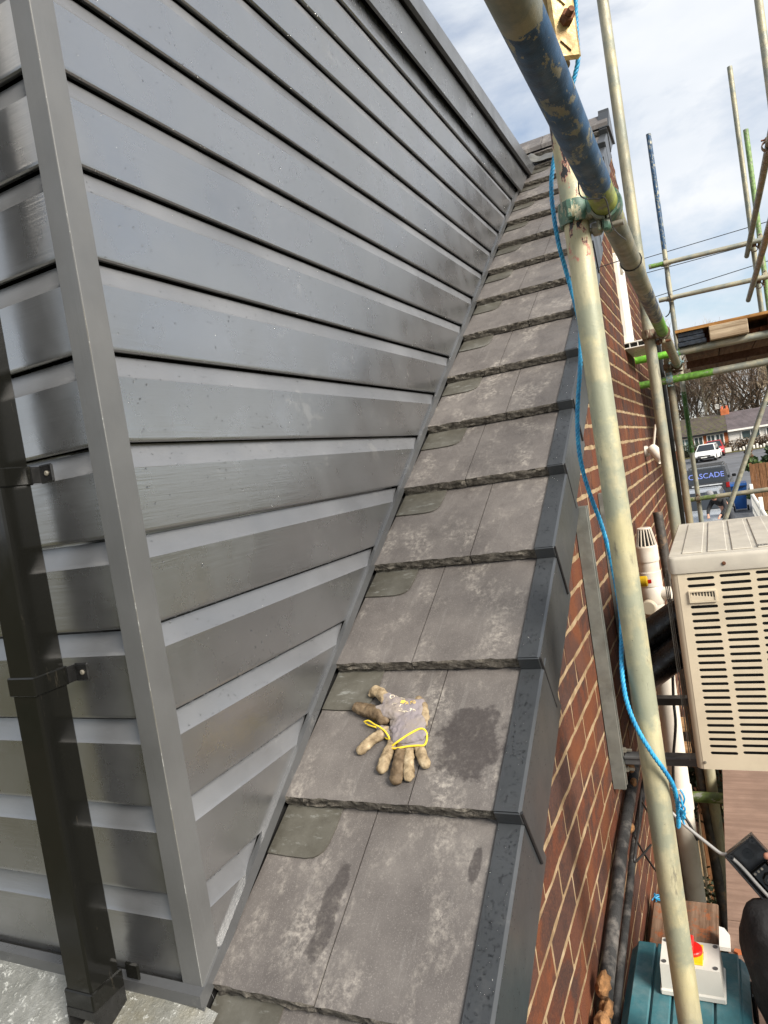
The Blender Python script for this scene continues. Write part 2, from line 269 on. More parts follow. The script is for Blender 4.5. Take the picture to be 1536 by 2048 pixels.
# ------------------------------------------------------------------ mesh helper
WL = {}
def world_of(o): return WL.get(o.name, Vector((0, 0, 0)))
class MB:
    def __init__(s): s.v = []; s.f = []; s.mi = []; s.att = []
    def add(s, vs, fs, M=None, mi=0, att=None):
        k = len(s.v)
        s.v += [(M @ Vector(p)) if M else Vector(p) for p in vs]
        s.f += [tuple(i+k for i in f) for f in fs]; s.mi += [mi]*len(fs)
        s.att += [att if att is not None else 0.0]*len(fs)
        return s
    def box(s, lo, hi, bv=0, M=None, mi=0, att=None):
        (x0, y0, z0), (x1, y1, z1) = lo, hi
        if bv <= 0:
            vs = [(x0, y0, z0), (x1, y0, z0), (x1, y1, z0), (x0, y1, z0), (x0, y0, z1), (x1, y0, z1), (x1, y1, z1), (x0, y1, z1)]
            fs = [(0, 3, 2, 1), (4, 5, 6, 7), (0, 1, 5, 4), (1, 2, 6, 5), (2, 3, 7, 6), (3, 0, 4, 7)]
            return s.add(vs, fs, M, mi, att)
        c = [(x0+x1)/2, (y0+y1)/2, (z0+z1)/2]; h = [(x1-x0)/2, (y1-y0)/2, (z1-z0)/2]; bv = min(bv, *[q*.95 for q in h])
        vs = []; ix = {}
        for sx in (-1, 1):
            for sy in (-1, 1):
                for sz in (-1, 1):
                    sg = (sx, sy, sz)
                    for a in range(3):
                        ix[sg, a] = len(vs)
                        vs.append(tuple(c[i]+sg[i]*(h[i] if i == a else h[i]-bv) for i in range(3)))
        fs = []
        for a in range(3):
            b1, b2 = (a+1) % 3, (a+2) % 3
            for sa in (-1, 1):
                q = []
                for s1, s2 in ((-1, -1), (1, -1), (1, 1), (-1, 1)):
                    sg = [0, 0, 0]; sg[a] = sa; sg[b1] = s1; sg[b2] = s2; q.append(ix[tuple(sg), a])
                fs.append(tuple(q) if sa > 0 else tuple(reversed(q)))
            for s1 in (-1, 1):
                for s2 in (-1, 1):
                    lo_ = [0, 0, 0]; lo_[a] = -1; lo_[b1] = s1; lo_[b2] = s2; hi_ = list(lo_); hi_[a] = 1
                    q = (ix[tuple(lo_), b1], ix[tuple(hi_), b1], ix[tuple(hi_), b2], ix[tuple(lo_), b2])
                    fs.append(q if s1*s2 < 0 else tuple(reversed(q)))
        for sx in (-1, 1):
            for sy in (-1, 1):
                for sz in (-1, 1):
                    q = tuple(ix[(sx, sy, sz), a] for a in range(3)); fs.append(q if sx*sy*sz > 0 else tuple(reversed(q)))
        return s.add(vs, fs, M, mi, att)
    def tube(s, pts, r, n=12, caps=True, mi=0, closed=False):
        pts = [Vector(p) for p in pts]; m = len(pts)
        rs = r if hasattr(r, '__len__') else [r]*m
        t0 = (pts[1]-pts[0]).normalized(); up = Vector((0, 0, 1)) if abs(t0.z) < .9 else Vector((1, 0, 0))
        nrm = (up-t0*up.dot(t0)).normalized(); vs = []; k = 0
        for i, p in enumerate(pts):
            if closed: t = pts[(i+1) % m]-pts[i-1]
            else: t = pts[min(i+1, m-1)]-pts[max(i-1, 0)]
            t = t.normalized() if t.length > 1e-9 else t0
            nrm = nrm-t*nrm.dot(t); nrm = nrm.normalized() if nrm.length > 1e-6 else t.orthogonal().normalized()
            bn = t.cross(nrm)
            vs += [p+(nrm*math.cos(a*2*math.pi/n)+bn*math.sin(a*2*math.pi/n))*rs[i] for a in range(n)]
        fs = []
        for i in range(m if closed else m-1):
            j = (i+1) % m
            for a in range(n):
                fs.append((i*n+a, i*n+(a+1) % n, j*n+(a+1) % n, j*n+a))
        if caps and not closed: fs += [tuple(range(n-1, -1, -1)), tuple(range((m-1)*n, m*n))]
        return s.add(vs, fs, None, mi)
    def pipe(s, a, b, ro, ri, n=20):
        """open-ended hollow tube from a to b"""
        a, b = Vector(a), Vector(b); t = (b-a).normalized(); x = t.orthogonal().normalized(); y = t.cross(x); vs = []
        for p, r in ((a, ro), (b, ro), (b, ri), (a, ri)):
            vs += [p+(x*math.cos(q*2*math.pi/n)+y*math.sin(q*2*math.pi/n))*r for q in range(n)]
        fs = [(i*n+q, i*n+(q+1) % n, ((i+1) % 4)*n+(q+1) % n, ((i+1) % 4)*n+q) for i in range(4) for q in range(n)]
        return s.add(vs, fs)
    def lathe(s, prof, n=20, M=None, mi=0):
        vs = []; fs = []; m = len(prof)
        for r, z in prof: vs += [(r*math.cos(a*2*math.pi/n), r*math.sin(a*2*math.pi/n), z) for a in range(n)]
        for i in range(m-1):
            for a in range(n): fs.append((i*n+a, i*n+(a+1) % n, (i+1)*n+(a+1) % n, (i+1)*n+a))
        if prof[0][0] > 1e-6: fs.append(tuple(range(n-1, -1, -1)))
        if prof[-1][0] > 1e-6: fs.append(tuple(range((m-1)*n, m*n)))
        return s.add(vs, fs, M, mi)
    def prism(s, poly, w0, w1, fn, mi=0):
        """poly of (u, v); fn(u, v, w) gives a point"""
        n = len(poly); vs = [fn(u, v, w0) for u, v in poly]+[fn(u, v, w1) for u, v in poly]
        fs = [tuple(range(n-1, -1, -1)), tuple(range(n, 2*n))]+[(i, (i+1) % n, n+(i+1) % n, n+i) for i in range(n)]
        return s.add(vs, fs, None, mi)
    def ell(s, c, r, M=None, nu=12, nv=8, mi=0):
        vs = []; fs = []
        for i in range(nv+1):
            t = math.pi*i/nv
            for j in range(nu): vs.append((c[0]+r[0]*math.sin(t)*math.cos(2*math.pi*j/nu), c[1]+r[1]*math.sin(t)*math.sin(2*math.pi*j/nu), c[2]+r[2]*math.cos(t)))
        for i in range(nv):
            for j in range(nu): fs.append((i*nu+j, (i+1)*nu+j, (i+1)*nu+(j+1) % nu, i*nu+(j+1) % nu))
        return s.add(vs, fs, M, mi)
    def build(s, name, mat, parent=None, origin=None, smooth=None, fix=True, attr=False):
        if origin is None:
            xs = [p.x for p in s.v]; ys = [p.y for p in s.v]; zs = [p.z for p in s.v]
            origin = Vector(((min(xs)+max(xs))/2, (min(ys)+max(ys))/2, min(zs)))
        origin = Vector(origin)
        me = bpy.data.meshes.new(name); me.from_pydata([tuple(p-origin) for p in s.v], [], s.f)
        mats = mat if isinstance(mat, (list, tuple)) else [mat]
        for m_ in mats: me.materials.append(MATS[m_])
        if len(mats) > 1: me.polygons.foreach_set('material_index', s.mi)
        if attr:
            a = me.attributes.new('rnd', 'FLOAT', 'FACE'); a.data.foreach_set('value', s.att)
        if fix:
            bm = bmesh.new(); bm.from_mesh(me); bmesh.ops.recalc_face_normals(bm, faces=bm.faces); bm.to_mesh(me); bm.free()
        if smooth:
            me.polygons.foreach_set('use_smooth', [True]*len(me.polygons)); me.set_sharp_from_angle(angle=math.radians(smooth))
        me.update()
        o = bpy.data.objects.new(name, me); COL.objects.link(o)
        if parent: o.parent = parent; o.location = origin-world_of(parent)
        else: o.location = origin
        WL[o.name] = origin
        return o
def tag(o, label, cat, group=None, kind=None):
    o['label'] = label; o['category'] = cat
    if group: o['group'] = group
    if kind: o['kind'] = kind
    return o
def struct(o): o['kind'] = 'structure'; return o
def stuff(o): o['kind'] = 'stuff'; return o
def thing(name, label, cat, loc, group=None):
    o = bpy.data.objects.new(name, None); o.empty_display_size = .1; COL.objects.link(o); o.location = loc; WL[o.name] = Vector(loc)
    return tag(o, label, cat, group)
def text_mesh(name, body, size, M, mat, parent=None, extrude=.0004):
    cu = bpy.data.curves.new(name, 'FONT'); cu.body = body; cu.size = size; cu.align_x = 'CENTER'; cu.align_y = 'CENTER'; cu.extrude = extrude; cu.resolution_u = 3
    t = bpy.data.objects.new('tmp', cu); COL.objects.link(t); dg = bpy.context.evaluated_depsgraph_get()
    me = bpy.data.meshes.new_from_object(t.evaluated_get(dg)); bpy.data.objects.remove(t)
    me.transform(M); mb = MB(); mb.add([v.co for v in me.vertices], [tuple(p.vertices) for p in me.polygons])
    bpy.data.meshes.remove(me)
    return mb.build(name, mat, parent)
def frame(o, x, y, z):
    return Matrix(((x.x, y.x, z.x, o.x), (x.y, y.y, z.y, o.y), (x.z, y.z, z.z, o.z), (0, 0, 0, 1)))
# ------------------------------------------------------------------ ground and street surfaces
GZ = -3.5
def gz(y): return GZ + .6*min(1, max(0, (y-40)/35))
def sheet(name, mat, xs, ys, dz, xf=None):
    mb = MB(); vs = []; fs = []
    for y in ys:
        for x in xs: vs.append(((xf(x, y) if xf else x), y, gz(y)+dz))
    n = len(xs)
    for j in range(len(ys)-1):
        for i in range(n-1): fs.append((j*n+i, j*n+i+1, (j+1)*n+i+1, (j+1)*n+i))
    return struct(mb.add(vs, fs).build(name, mat, origin=(0, 0, GZ)))
sheet('ground', 'ground', [-900, -100, -20, 20, 100, 900], [-900, -60, 8, 40, 57, 75, 110, 300, 1500], 0)
sheet('road', 'asphalt', [-4.6, 2.4], [9, 25, 40, 57, 75, 95], .02, lambda x, y: x if x < 0 else (1.05 if y < 35 else (1.6 if y < 50 else 9)))
sheet('pavement', 'pavement', [-6.6, -4.72], [9, 25, 40, 57, 75, 95], .12)
sheet('kerb', 'kerb', [-4.72, -4.58], [9, 25, 40, 57, 75, 95], .126)
sheet('lawn', 'lawn', [1.15, 7.5], [10, 20, 31], .024)
sheet('verge', 'lawn', [-12, 14], [82, 84, 86], .05)

# ------------------------------------------------------------------ the house: gable wall, roof, dormer
A, TP, CFL, C2, TY0, TG = .886, .6837, -1.371, -1.396, .863, .282
WX = -.395; RY, RZ = 5.28, 2.215; FY = 7.0
SL = math.hypot(1, TP)
HOUSE = thing('house', 'brick gabled house with dark slate roof and grey clad dormer', 'house', (-3, 3.2, GZ))
def YZ(x): return lambda u, v, w: (w, u, v)
# gable wall body = mortar
mb = MB(); mb.prism([(-.25, GZ), (FY, GZ), (FY, RZ-.13-.6837*(FY-RY)), (RY, RZ-.13), (-.25, TP*-.25+C2-.06)], -.62, WX-.0018, lambda u, v, w: (w, u, v))
GW = mb.build('gable_wall', 'mortar', HOUSE, origin=(WX-.1, 3.2, GZ)); GW['label'] = 'red brown brick gable wall with sandy mortar joints'
CH, BL = .0775, .226
bricks = []
for k in range(int(-2.7/CH), int(2.2/CH)+1):
    z0 = k*CH; off = (BL/2 if k % 2 else 0)+random.uniform(-.008, .008)
    y = -.2+off-BL
    while y < FY:
        ya, yb = max(y+.0058, -.2), min(y+BL-.0058, FY-.002); y += BL
        if yb-ya < .03: continue
        lim = TP*ya+C2-.05 if ya < RY else 9
        if yb > RY: lim = min(lim, RZ-.06-.6837*(yb-RY))
        z1 = z0+CH-.0066
        if z0+.004 > lim: continue
        if 4.47 < (ya+yb)/2 < 4.86 and .57 < (z0+z1)/2 < 1.13: continue
        if 4.47 < yb and ya < 4.47 and .57 < (z0+z1)/2 < 1.13: yb = 4.465
        if ya < 4.86 and yb > 4.86 and .57 < (z0+z1)/2 < 1.13: ya = 4.865
        if yb-ya < .02: continue
        bricks.append((ya, yb, z0+.0066, min(z1, lim+.0)))
def vis(bk):
    ps = [proj(Vector((WX, a, c))) for a in bk[:2] for c in bk[2:]]
    if any(p is None for p in ps): return 0
    cx = sum(p[0] for p in ps)/4; cy = sum(p[1] for p in ps)/4
    if not (-10 < cx < 1546 and -10 < cy < 2060): return 0
    # hidden behind the dry verge
    ym, zm = (bk[0]+bk[1])/2, (bk[2]+bk[3])/2
    q = proj(Vector((WX, bk[1], bk[3])))
    t = .38/.395
    if zm*t > TP*(ym*t)+C2-.17: return 0
    (x0, y0), (x1, y1), (x2, y2), (x3, y3) = ps
    return abs((x3-x0)*(y2-y1)-(y3-y0)*(x2-x1))/2
order = sorted(range(len(bricks)), key=lambda i: -vis(bricks[i]))
def one_brick(mb, bk):
    ya, yb, z0, z1 = bk; j = lambda s: random.uniform(-s, s); f = random.random()
    # irregular worn brick: outline with small wobble, front face chamfered
    n = 5; top = [(ya+(yb-ya)*i/n, z1+j(.0024)) for i in range(n+1)]; bot = [(ya+(yb-ya)*i/n, z0+j(.0024)) for i in range(n, -1, -1)]
    ol = top+bot; cx, cz = (ya+yb)/2, (z0+z1)/2; m = len(ol); dx = j(.0010)
    fr = [(WX+dx+j(.0006), cx+(p-cx)*.988, cz+(q-cz)*.965) for p, q in ol]; md = [(WX+dx-.0022, p, q) for p, q in ol]; bk_ = [(WX-.02, p, q) for p, q in ol]
    fs = [tuple(range(m))]
    for r in range(2): fs += [(r*m+i, r*m+(i+1) % m, (r+1)*m+(i+1) % m, (r+1)*m+i) for i in range(m)]
    mb.add(fr+md+bk_, fs, att=f)
rest = MB()
for n_, i in enumerate(order):
    if n_ < 300 and vis(bricks[i]) > 0:
        m1 = MB(); one_brick(m1, bricks[i]); bk = bricks[i]
        m1.build('brick', 'brick', GW, origin=(WX, (bk[0]+bk[1])/2, bk[2]), attr=True, smooth=50)
    else: one_brick(rest, bricks[i])
stuff(rest.build('brickwork', 'brick', GW, attr=True, smooth=50))
# other walls of the house
mb = MB(); mb.box((-9, -.1, GZ), (-.62, .15, -1.55)); mb.box((-9, 6.75, GZ), (-.62, FY-.004, .85)); mb.build('rear_and_front_wall', 'brick_wall_far', HOUSE)
# narrow white window in the gable, with its hollow sill
WIN = MB()
for (y0, y1, z0, z1) in ((4.47, 4.535, .58, 1.12), (4.795, 4.86, .58, 1.12), (4.535, 4.795, .58, .645), (4.535, 4.795, 1.055, 1.12)): WIN.box((-.46, y0, z0), (-.372, y1, z1), .006)
wno = WIN.build('window', 'upvc', HOUSE, origin=(-.4, 4.77, .58)); wno['label'] = 'narrow white window in the gable wall'
MB().box((-.42, 4.535, .645), (-.405, 4.795, 1.055)).build('pane', 'car_glass', wno)
for (y0, y1, z0, z1) in ((4.54, 4.565, .65, 1.05), (4.765, 4.79, .65, 1.05)): MB().box((-.4045, y0, z0), (-.385, y1, z1), .004).build('sash', 'upvc', wno)
mb = MB()
mb.box((-.45, 4.42, .572), (-.27, 4.92, .578)); mb.box((-.45, 4.42, .541), (-.27, 4.92, .546)); mb.box((-.276, 4.42, .520), (-.27, 4.92, .572))
for x in (-.37, -.325): mb.box((x, 4.421, .546), (x+.005, 4.919, .572))
sl_ = mb.build('sill', 'upvc', wno); MB().box((-.44, 4.45, .5465), (-.28, 4.9, .5715)).build('sill_shade_fill', 'hollow_shade', sl_)  # dark fill imitates the shade inside the hollow sill
# ---- roof
mb = MB(); ed = .045
P = [(-.35, TP*-.35+C2-ed), (RY, TP*RY+C2-ed), (FY+.25, TP*RY+C2-ed-.6837*(FY+.25-RY)), (FY+.25, TP*RY+C2-ed-.6837*(FY+.25-RY)-.1), (RY, TP*RY+C2-ed-.1), (-.35, TP*-.35+C2-ed-.1)]
mb.prism(P, -9, -.40, lambda u, v, w: (w, u, v))
ROOF = mb.build('roof', 'shadow_gap', HOUSE, origin=(-2, 3, -1)); ROOF['label'] = 'steep roof of thick grey brown concrete slates'
TH = .028; TS = TP-.0365/TG                 # slates lie flatter than the roof
n2 = math.hypot(1, TS); ES = Vector((0, 1/n2, TS/n2)); EN = Vector((0, -TS/n2, 1/n2)); EX = Vector((1, 0, 0))
def tail(j): y = TY0+TG*j; return Vector((0, y, TP*y+C2))
def tile(j, x0, x1, seed):
    o = tail(j); Lw = TG*n2+.05; nu = max(6, int((x1-x0)/.012)); nw = 5; nt_ = 5; vs = []; mi = []; fs = []
    def nzv(a, b, c=0): return noise.noise(Vector((a*37+seed*3.1, b*37, c)))
    # columns: head -> tail along the top, then down the broken tail face
    rows = nw+1+nt_
    for r in range(rows):
        for i in range(nu+1):
            u = x0+(x1-x0)*i/nu
            if r <= nw:
                wv = Lw*(1-r/nw); h = .0008*nzv(u, wv, 1)
                if r == nw: wv += -.0008+.005*abs(nzv(u*2.5, .3)); h -= .0045*max(0, nzv(u*3.3, 2.2))
                p = EX*u+ES*wv+EN*h
            else:
                t = (r-nw)/nt_; q = nzv(u*2.2, t*1.5, 5)*.007+nzv(u*6.5, t*4, 9)*.0045
                p = EX*u+ES*(-.001-q*(1 if r < rows-1 else .5)+.002*t)+EN*(-TH*t+(nzv(u*3, 7)*.0025 if r == rows-1 else 0))
            vs.append(o+p)
    for r in range(rows-1):
        for i in range(nu):
            a = r*(nu+1)+i; fs.append((a, a+nu+1, a+nu+2, a+1)); mi.append(0 if r < nw else 1)
    k = len(vs)                               # underside and sides
    vs += [o+EX*x0+ES*Lw-EN*TH, o+EX*x1+ES*Lw-EN*TH]
    lb, rb = (rows-1)*(nu+1), rows*(nu+1)-1
    fs.append(tuple([k+1, k]+[lb+i for i in range(nu+1)])); mi.append(0)
    fs.append(tuple([r*(nu+1) for r in range(rows)]+[k])[::-1]); mi.append(0)
    fs.append(tuple([r*(nu+1)+nu for r in range(rows)]+[k+1])); mi.append(0)
    mb = MB(); mb.add(vs, fs); mb.mi = mi
    return mb.build('roof_tile', ['roof_tile', 'tile_edge'], ROOF, origin=o+EX*((x0+x1)/2), smooth=38)
XL, XR = -.882, -.400
for j in range(-2, 16):
    jx = -.676 if j % 2 == 0 else -.601
    jx += random.uniform(-.004, .004)
    xl = XL if j < 14 else XL-.0
    tile(j, xl, jx-.0013, j*2+.3); tile(j, jx+.0013, XR, j*2+1.7)
    if j >= 13:
        for q in range(4): tile(j, xl-.30*(q+1)+.0013-(.0 if j % 2 else .1), xl-.30*q-.0013-(.0 if j % 2 else .1), j*9+q)
# lead soakers dressed over the slates at the cheek
def soaker(j):
    o = tail(j); W_ = random.uniform(.115, .14); top = TG*n2+.02; low = TG*n2-random.uniform(.085, .10); cr = .035; pts = []
    x0 = XL+.001; x1 = x0+W_
    ol = [(x0, top), (x0, low+.002)]+[(x0+(W_-cr)*t, low-.0008*t) for t in (.5, .95)]
    ol += [(x1-cr+cr*math.sin(a), low+cr-cr*math.cos(a)) for a in (.35, .7, 1.05, 1.4)]+[(x1+.003, low+cr+.03), (x1+.002, top)]
    mb = MB(); mb.prism(ol, .0016, .0042, lambda u, v, w: o+EX*u+ES*v+EN*w); return mb.build('lead_soaker', 'lead', ROOF)
for j in range(-2, 14): soaker(j)
# dry verge: one plastic unit per course
def verge(j):
    o = tail(j); Lw = TG*n2+.045; odd = .0018*(j % 2); xa, xb = -.428, -.379+odd
    c = MB()
    prof = [(xa, .0035), (xa+.002, .006), (xb-.005, .006), (xb, .001), (xb, -.150), (xb-.003, -.150), (xb-.003, -.002), (xb-.006, .003), (xa, .003)]
    vs = []; m = len(prof)
    for wv in (-.004, Lw):
        vs += [o+EX*u+ES*wv+EN*v for u, v in prof]
    fs = [(i, (i+1) % m, m+(i+1) % m, m+i) for i in range(m)]+[tuple(range(m-1, -1, -1)), tuple(range(m, 2*m))]
    c.add(vs, fs); vo = c.build('verge_trim', 'verge_plastic', ROOF)
    e = MB(); F = frame(o, EX, ES, EN); e.box((xa+.001, -.0075, -.026), (xb-.001, -.0042, .0052), .002, F); e.build('end_stop', 'verge_plastic', vo)
    s_ = MB(); s_.tube([o+EX*(xb+.0005)+ES*-.003+EN*.003, o+EX*(xb+.0005)+ES*-.003+EN*-.15], .0032, 6); s_.build('edge_seal', 'rubber_seal', vo)
    return vo
for j in range(-2, 16): verge(j)
# rain drops on the verge and slate edges: too many to count
drops = MB(); rs = random.Random(3)
def drop(p, n, r, mb):
    t = n.orthogonal().normalized(); b_ = n.cross(t); vs = []; k = 7; asp = rs.uniform(.8, 1.5)
    for rr, hh in ((1, -.1), (.92, .28), (.55, .55)):
        vs += [p+(t*math.cos(a*2*math.pi/k)*asp+b_*math.sin(a*2*math.pi/k))*r*rr+n*r*hh for a in range(k)]
    vs.append(p+n*r*.62); fs = [(i*k+a, i*k+(a+1) % k, (i+1)*k+(a+1) % k, (i+1)*k+a) for i in range(2) for a in range(k)]+[(2*k+a, 2*k+(a+1) % k, 3*k) for a in range(k)]
    mb.add(vs, fs)
for j in range(-2, 8):
    o = tail(j)
    for _ in range(330 if j < 3 else 170):
        dens = rs.random()
        u = rs.uniform(-.425, -.386); wv = rs.uniform(0, TG*n2)
        drop(o+EX*u+ES*wv+EN*.006, EN, rs.choice([.0006, .0008, .001, .0012, .0018, .0024]), drops)
    for _ in range(120 if j < 3 else 50):
        drop(o+EX*(-.3785+.0018*(j % 2))+ES*rs.uniform(0, TG*n2)+EN*(-rs.random()**3*.10), EX, rs.choice([.0006, .0008, .0011]), drops)
stuff(drops.build('rain_drops', 'water', ROOF, smooth=80, fix=False))
# ridge
for q in range(7):
    x1 = -.372-.45*q; x0 = x1-.446; mb = MB(); up = .0 if q else .0
    pf = [(-.16, -.16*.67), (0, .012), (.16, -.16*.67), (.16, -.16*.67-.028), (0, -.016), (-.16, -.16*.67-.028)]
    mb.prism([(u, v) for u, v in pf], x0, x1, lambda u, v, w: (w, RY+u, RZ+.035+v)); r_ = mb.build('ridge_tile', 'roof_tile', ROOF)
    if q == 0:
        e = MB(); e.prism([(-.17, -.17*.67-.03), (-.03, .012), (-.02, .034), (.02, .034), (.03, .012), (.17, -.17*.67-.03)], x1-.06, x1+.010, lambda u, v, w: (w, RY+u, RZ+.037+v)); e.build('ridge_end_cap', 'verge_plastic', r_)
# ---- dormer
mb = MB(); mb.prism([(.90, -1.0), (.90, 1.6), ((1.6-C2)/TP+.5, 1.6), ((-1.0-C2)/TP+.5, -1.0)], -5, -A-.035, lambda u, v, w: (w, u, v))
DOR = mb.build('dormer', 'shadow_gap', HOUSE, origin=(-2, .9, -1)); DOR['label'] = 'dormer clad in dark grey wood grained boards'
PROF = [(-.013, .0025), (-.004, .0012), (-.0008, .0035), (0, .007), (0, .0085), (0, .060), (0, .1115), (0, .1130), (-.0006, .1136), (-.0034, .1200), (-.0066, .1280), (-.0102, .1380), (-.0140, .1518), (-.030, .1522), (-.030, .158)]
ZG0 = 1.534; BH = .156
def board(zb, cheek):
    vs = []; fs = []; m = len(PROF)
    top = 1.62
    pr = [(x, min(zb+z, top)) for x, z in PROF]
    for x, z in pr:
        if cheek:
            ye = (z-CFL)/TP+.02; ys = .872
            vs += [(-A+x, ys, z), (-A+x, max(ys+.001, ye), z)]
        else: vs += [(-3.2, .852-x, z), (-.905, .852-x, z)]
    for i in range(m-1): fs.append((2*i, 2*i+1, 2*i+3, 2*i+2))
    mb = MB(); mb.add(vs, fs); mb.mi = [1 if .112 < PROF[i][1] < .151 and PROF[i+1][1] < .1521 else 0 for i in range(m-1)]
    return mb.build('cladding_board', ['cladding_cheek', 'lit_mist_cheek'] if cheek else ['cladding_front', 'lit_mist_front'], DOR, smooth=35, fix=False)
k = 0
while True:
    zb = ZG0-BH*k
    if zb+.15 < -.83: break
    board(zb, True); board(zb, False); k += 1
# scattered rain on the cheek
cd = MB()
for _ in range(5200):
    z = 1.62-2.0*rs.random()**1.6
    ye = min((z-CFL)/TP, 4.6)-.02
    if ye < .95: continue
    y = rs.uniform(.9, ye)
    f = ((z-ZG0) % BH)
    if f > .151: continue
    x = 0
    for (xa, za), (xb, zb_) in zip(PROF[:-1], PROF[1:]):
        if za <= f <= zb_ and zb_ > za: x = xa+(xb-xa)*(f-za)/(zb_-za)
    if noise.noise(Vector((y*2.2, z*3, 4))) < rs.uniform(-.35, .25): continue
    drop(Vector((-A+x, y, z)), EX, rs.choice([.0009, .0012, .0015, .002]), cd)
for kk in range(16):                                   # beads hanging under the board lips
    z = ZG0-BH*kk+.002
    if (z-CFL)/TP < 1.0: continue
    for _ in range(int(60*max(.15, (z+1)/2.4))):
        y = rs.uniform(.9, min((z-CFL)/TP, 4.5))
        drop(Vector((-A-.001, y, z)), Vector((.5, 0, -.86)), rs.choice([.0012, .0016, .002]), cd)
stuff(cd.build('rain_beads', 'water', DOR, smooth=80, fix=False))
# corner trim, base trim, flashing
mb = MB(); ol = [(-.924, .853), (-.924, .8435), (-.8832, .8435), (-.8818, .8443), (-.8815, .8452), (-.8815, .8530), (-.8815, .8930), (-.889, .8930), (-.889, .8530)]
mb.prism(ol, -.815, 1.66, lambda u, v, w: (u, v, w)); mb.build('corner_trim', 'trim_vertical', DOR)
mb = MB(); mb.tube([(-.8820, .8440, -.80), (-.8820, .8440, 1.6)], .0004, 6); mb.build('trim_seam', 'resin_apron', DOR)
mb = MB(); mb.prism([(.843, -.826), (.829, -.824), (.829, -.803), (.843, -.797)], -3.2, -.876, lambda u, v, w: (w, u, v)); mb.build('base_trim', 'trim_plain', DOR)
mb = MB(); q = lambda y, dz: (y, TP*y+CFL+dz)
mb.prism([q(.835, -.034), q(5.0, -.034), q(5.0, -.006), q(.835, -.006)], -A-.004, -A+.0085, lambda u, v, w: (w, u, v)); mb.build('cheek_flashing', 'trim_plain', DOR)
def fas(name, x0, x1, z0, z1, mat, y0=.25, ex=.0):
    mb = MB(); mb.prism([(y0, z0), ((z0-C2)/TP+ex, z0), ((z1-C2)/TP+ex, z1), (y0, z1)], x0, x1, lambda u, v, w: (w, u, v)); return mb.build(name, mat, DOR)
fas('fascia_board', -.868, -.856, 1.611, 1.776, 'trim_plain', ex=.0); fas('soffit_shade_fill', -.93, -.890, 1.62, 1.80, 'shadow_gap')  # solid near-black filler painted as the shade behind the fascia
fas('roof_edge_shade_fill', -.93, -.868, 1.777, 1.80, 'shadow_gap'); fas('roof_edge_trim', -.845, -.826, 1.787, 1.882, 'trim_plain'); fas('dormer_roof', -5, -.846, 1.80, 1.872, 'rubber_seal')  # near-black strip above the fascia stands in for shade under the trim
for i in range(6): MB().ell((-.8555, 1.6+.62*i, 1.700), (.0015, .005, .005), nu=8, nv=5).build('fixing_pin', 'rubber_seal', DOR)
fd = MB()
for _ in range(1500): drop(Vector((-.856, rs.uniform(1.6, 4.4), rs.uniform(1.615, 1.77))), EX, rs.choice([.0008, .0011, .0014]), fd)
stuff(fd.build('rain_beads', 'water', DOR, smooth=80, fix=False))
# lead saddle where the dormer roof meets the slates
mb = MB(); yl = 4.80; pts = []
gr = []; nx, ny = 14, 8
for i in range(nx+1):
    for jj in range(ny+1):
        x = -.90+.20*i/nx; y = yl+.16*jj/ny
        gr.append((x, y, TP*y+C2+.012+.03*math.exp(-((x+.87)/.03)**2)+.010*noise.noise(Vector((x*18, y*18, 3)))+(.012 if jj == 0 else 0)))
mb.add(gr, [(i*(ny+1)+jj, (i+1)*(ny+1)+jj, (i+1)*(ny+1)+jj+1, i*(ny+1)+jj+1) for i in range(nx) for jj in range(ny)]); sdl = mb.build('lead_saddle', 'lead', ROOF, smooth=60)
# resin/lead apron below the dormer front
mb = MB(); gr = []; nx, ny = 70, 26
for i in range(nx+1):
    for jj in range(ny+1):
        x = -3.2+(2.345)*i/nx; y = .842-.85*jj/ny
        s_ = .842-y; z = -.818-.40*s_-.15*s_*s_+.008*noise.noise(Vector((x*7, y*7, 1)))*min(1, s_*9)+.004*noise.noise(Vector((x*21, y*21, 2)))*min(1, s_*9)
        if x > -.93: z -= .02*(x+.93)/.075
        gr.append((x, y, z))
mb.add(gr, [(i*(ny+1)+jj, (i+1)*(ny+1)+jj, (i+1)*(ny+1)+jj+1, i*(ny+1)+jj+1) for i in range(nx) for jj in range(ny)]); mb.build('resin_apron', 'resin_apron', DOR, smooth=60)
# square black downpipe in front of the dormer
DP = thing('downpipe', 'square black plastic downpipe on the front of the grey dormer', 'downpipe', (-1.065, .785, -.83))
mb = MB(); x0, x1, y0, y1 = -1.096, -1.036, .752, .814
mb.box((x0, y0, -.775), (x1, y1, 1.75), .0035); mb.build('pipe', 'black_gloss', DP)
for z in (.10, -.245):
    m1 = MB(); m1.box((x0-.003, y0-.003, z-.016), (x1+.003, y1+.003, z+.016), .002); bk = m1.build('bracket', 'black_gloss', DP)
    m1 = MB(); m1.box((x1+.002, .828, z-.016), (x1+.036, .8335, z+.016), .003); m1.box((x1+.002, y1-.002, z-.014), (x1+.006, .830, z+.014)); m1.build('ear', 'black_plastic', bk)
    m1 = MB(); m1.lathe([(.0045, 0), (.0045, .002), (.003, .003), (0, .003)], 12, Matrix.Translation((x1+.023, .828, z)) @ Matrix.Rotation(math.pi/2, 4, 'X')); m1.build('screw', 'bolt_steel', bk)
m1 = MB(); z = -.79; m1.box((x0-.003, y0-.003, z-.012), (x1+.003, y1+.003, z+.020), .002); m1.box((x1+.002, .8222, z-.004), (x1+.034, .8282, z+.026), .003); m1.build('clip', 'black_gloss', DP)
m1 = MB()
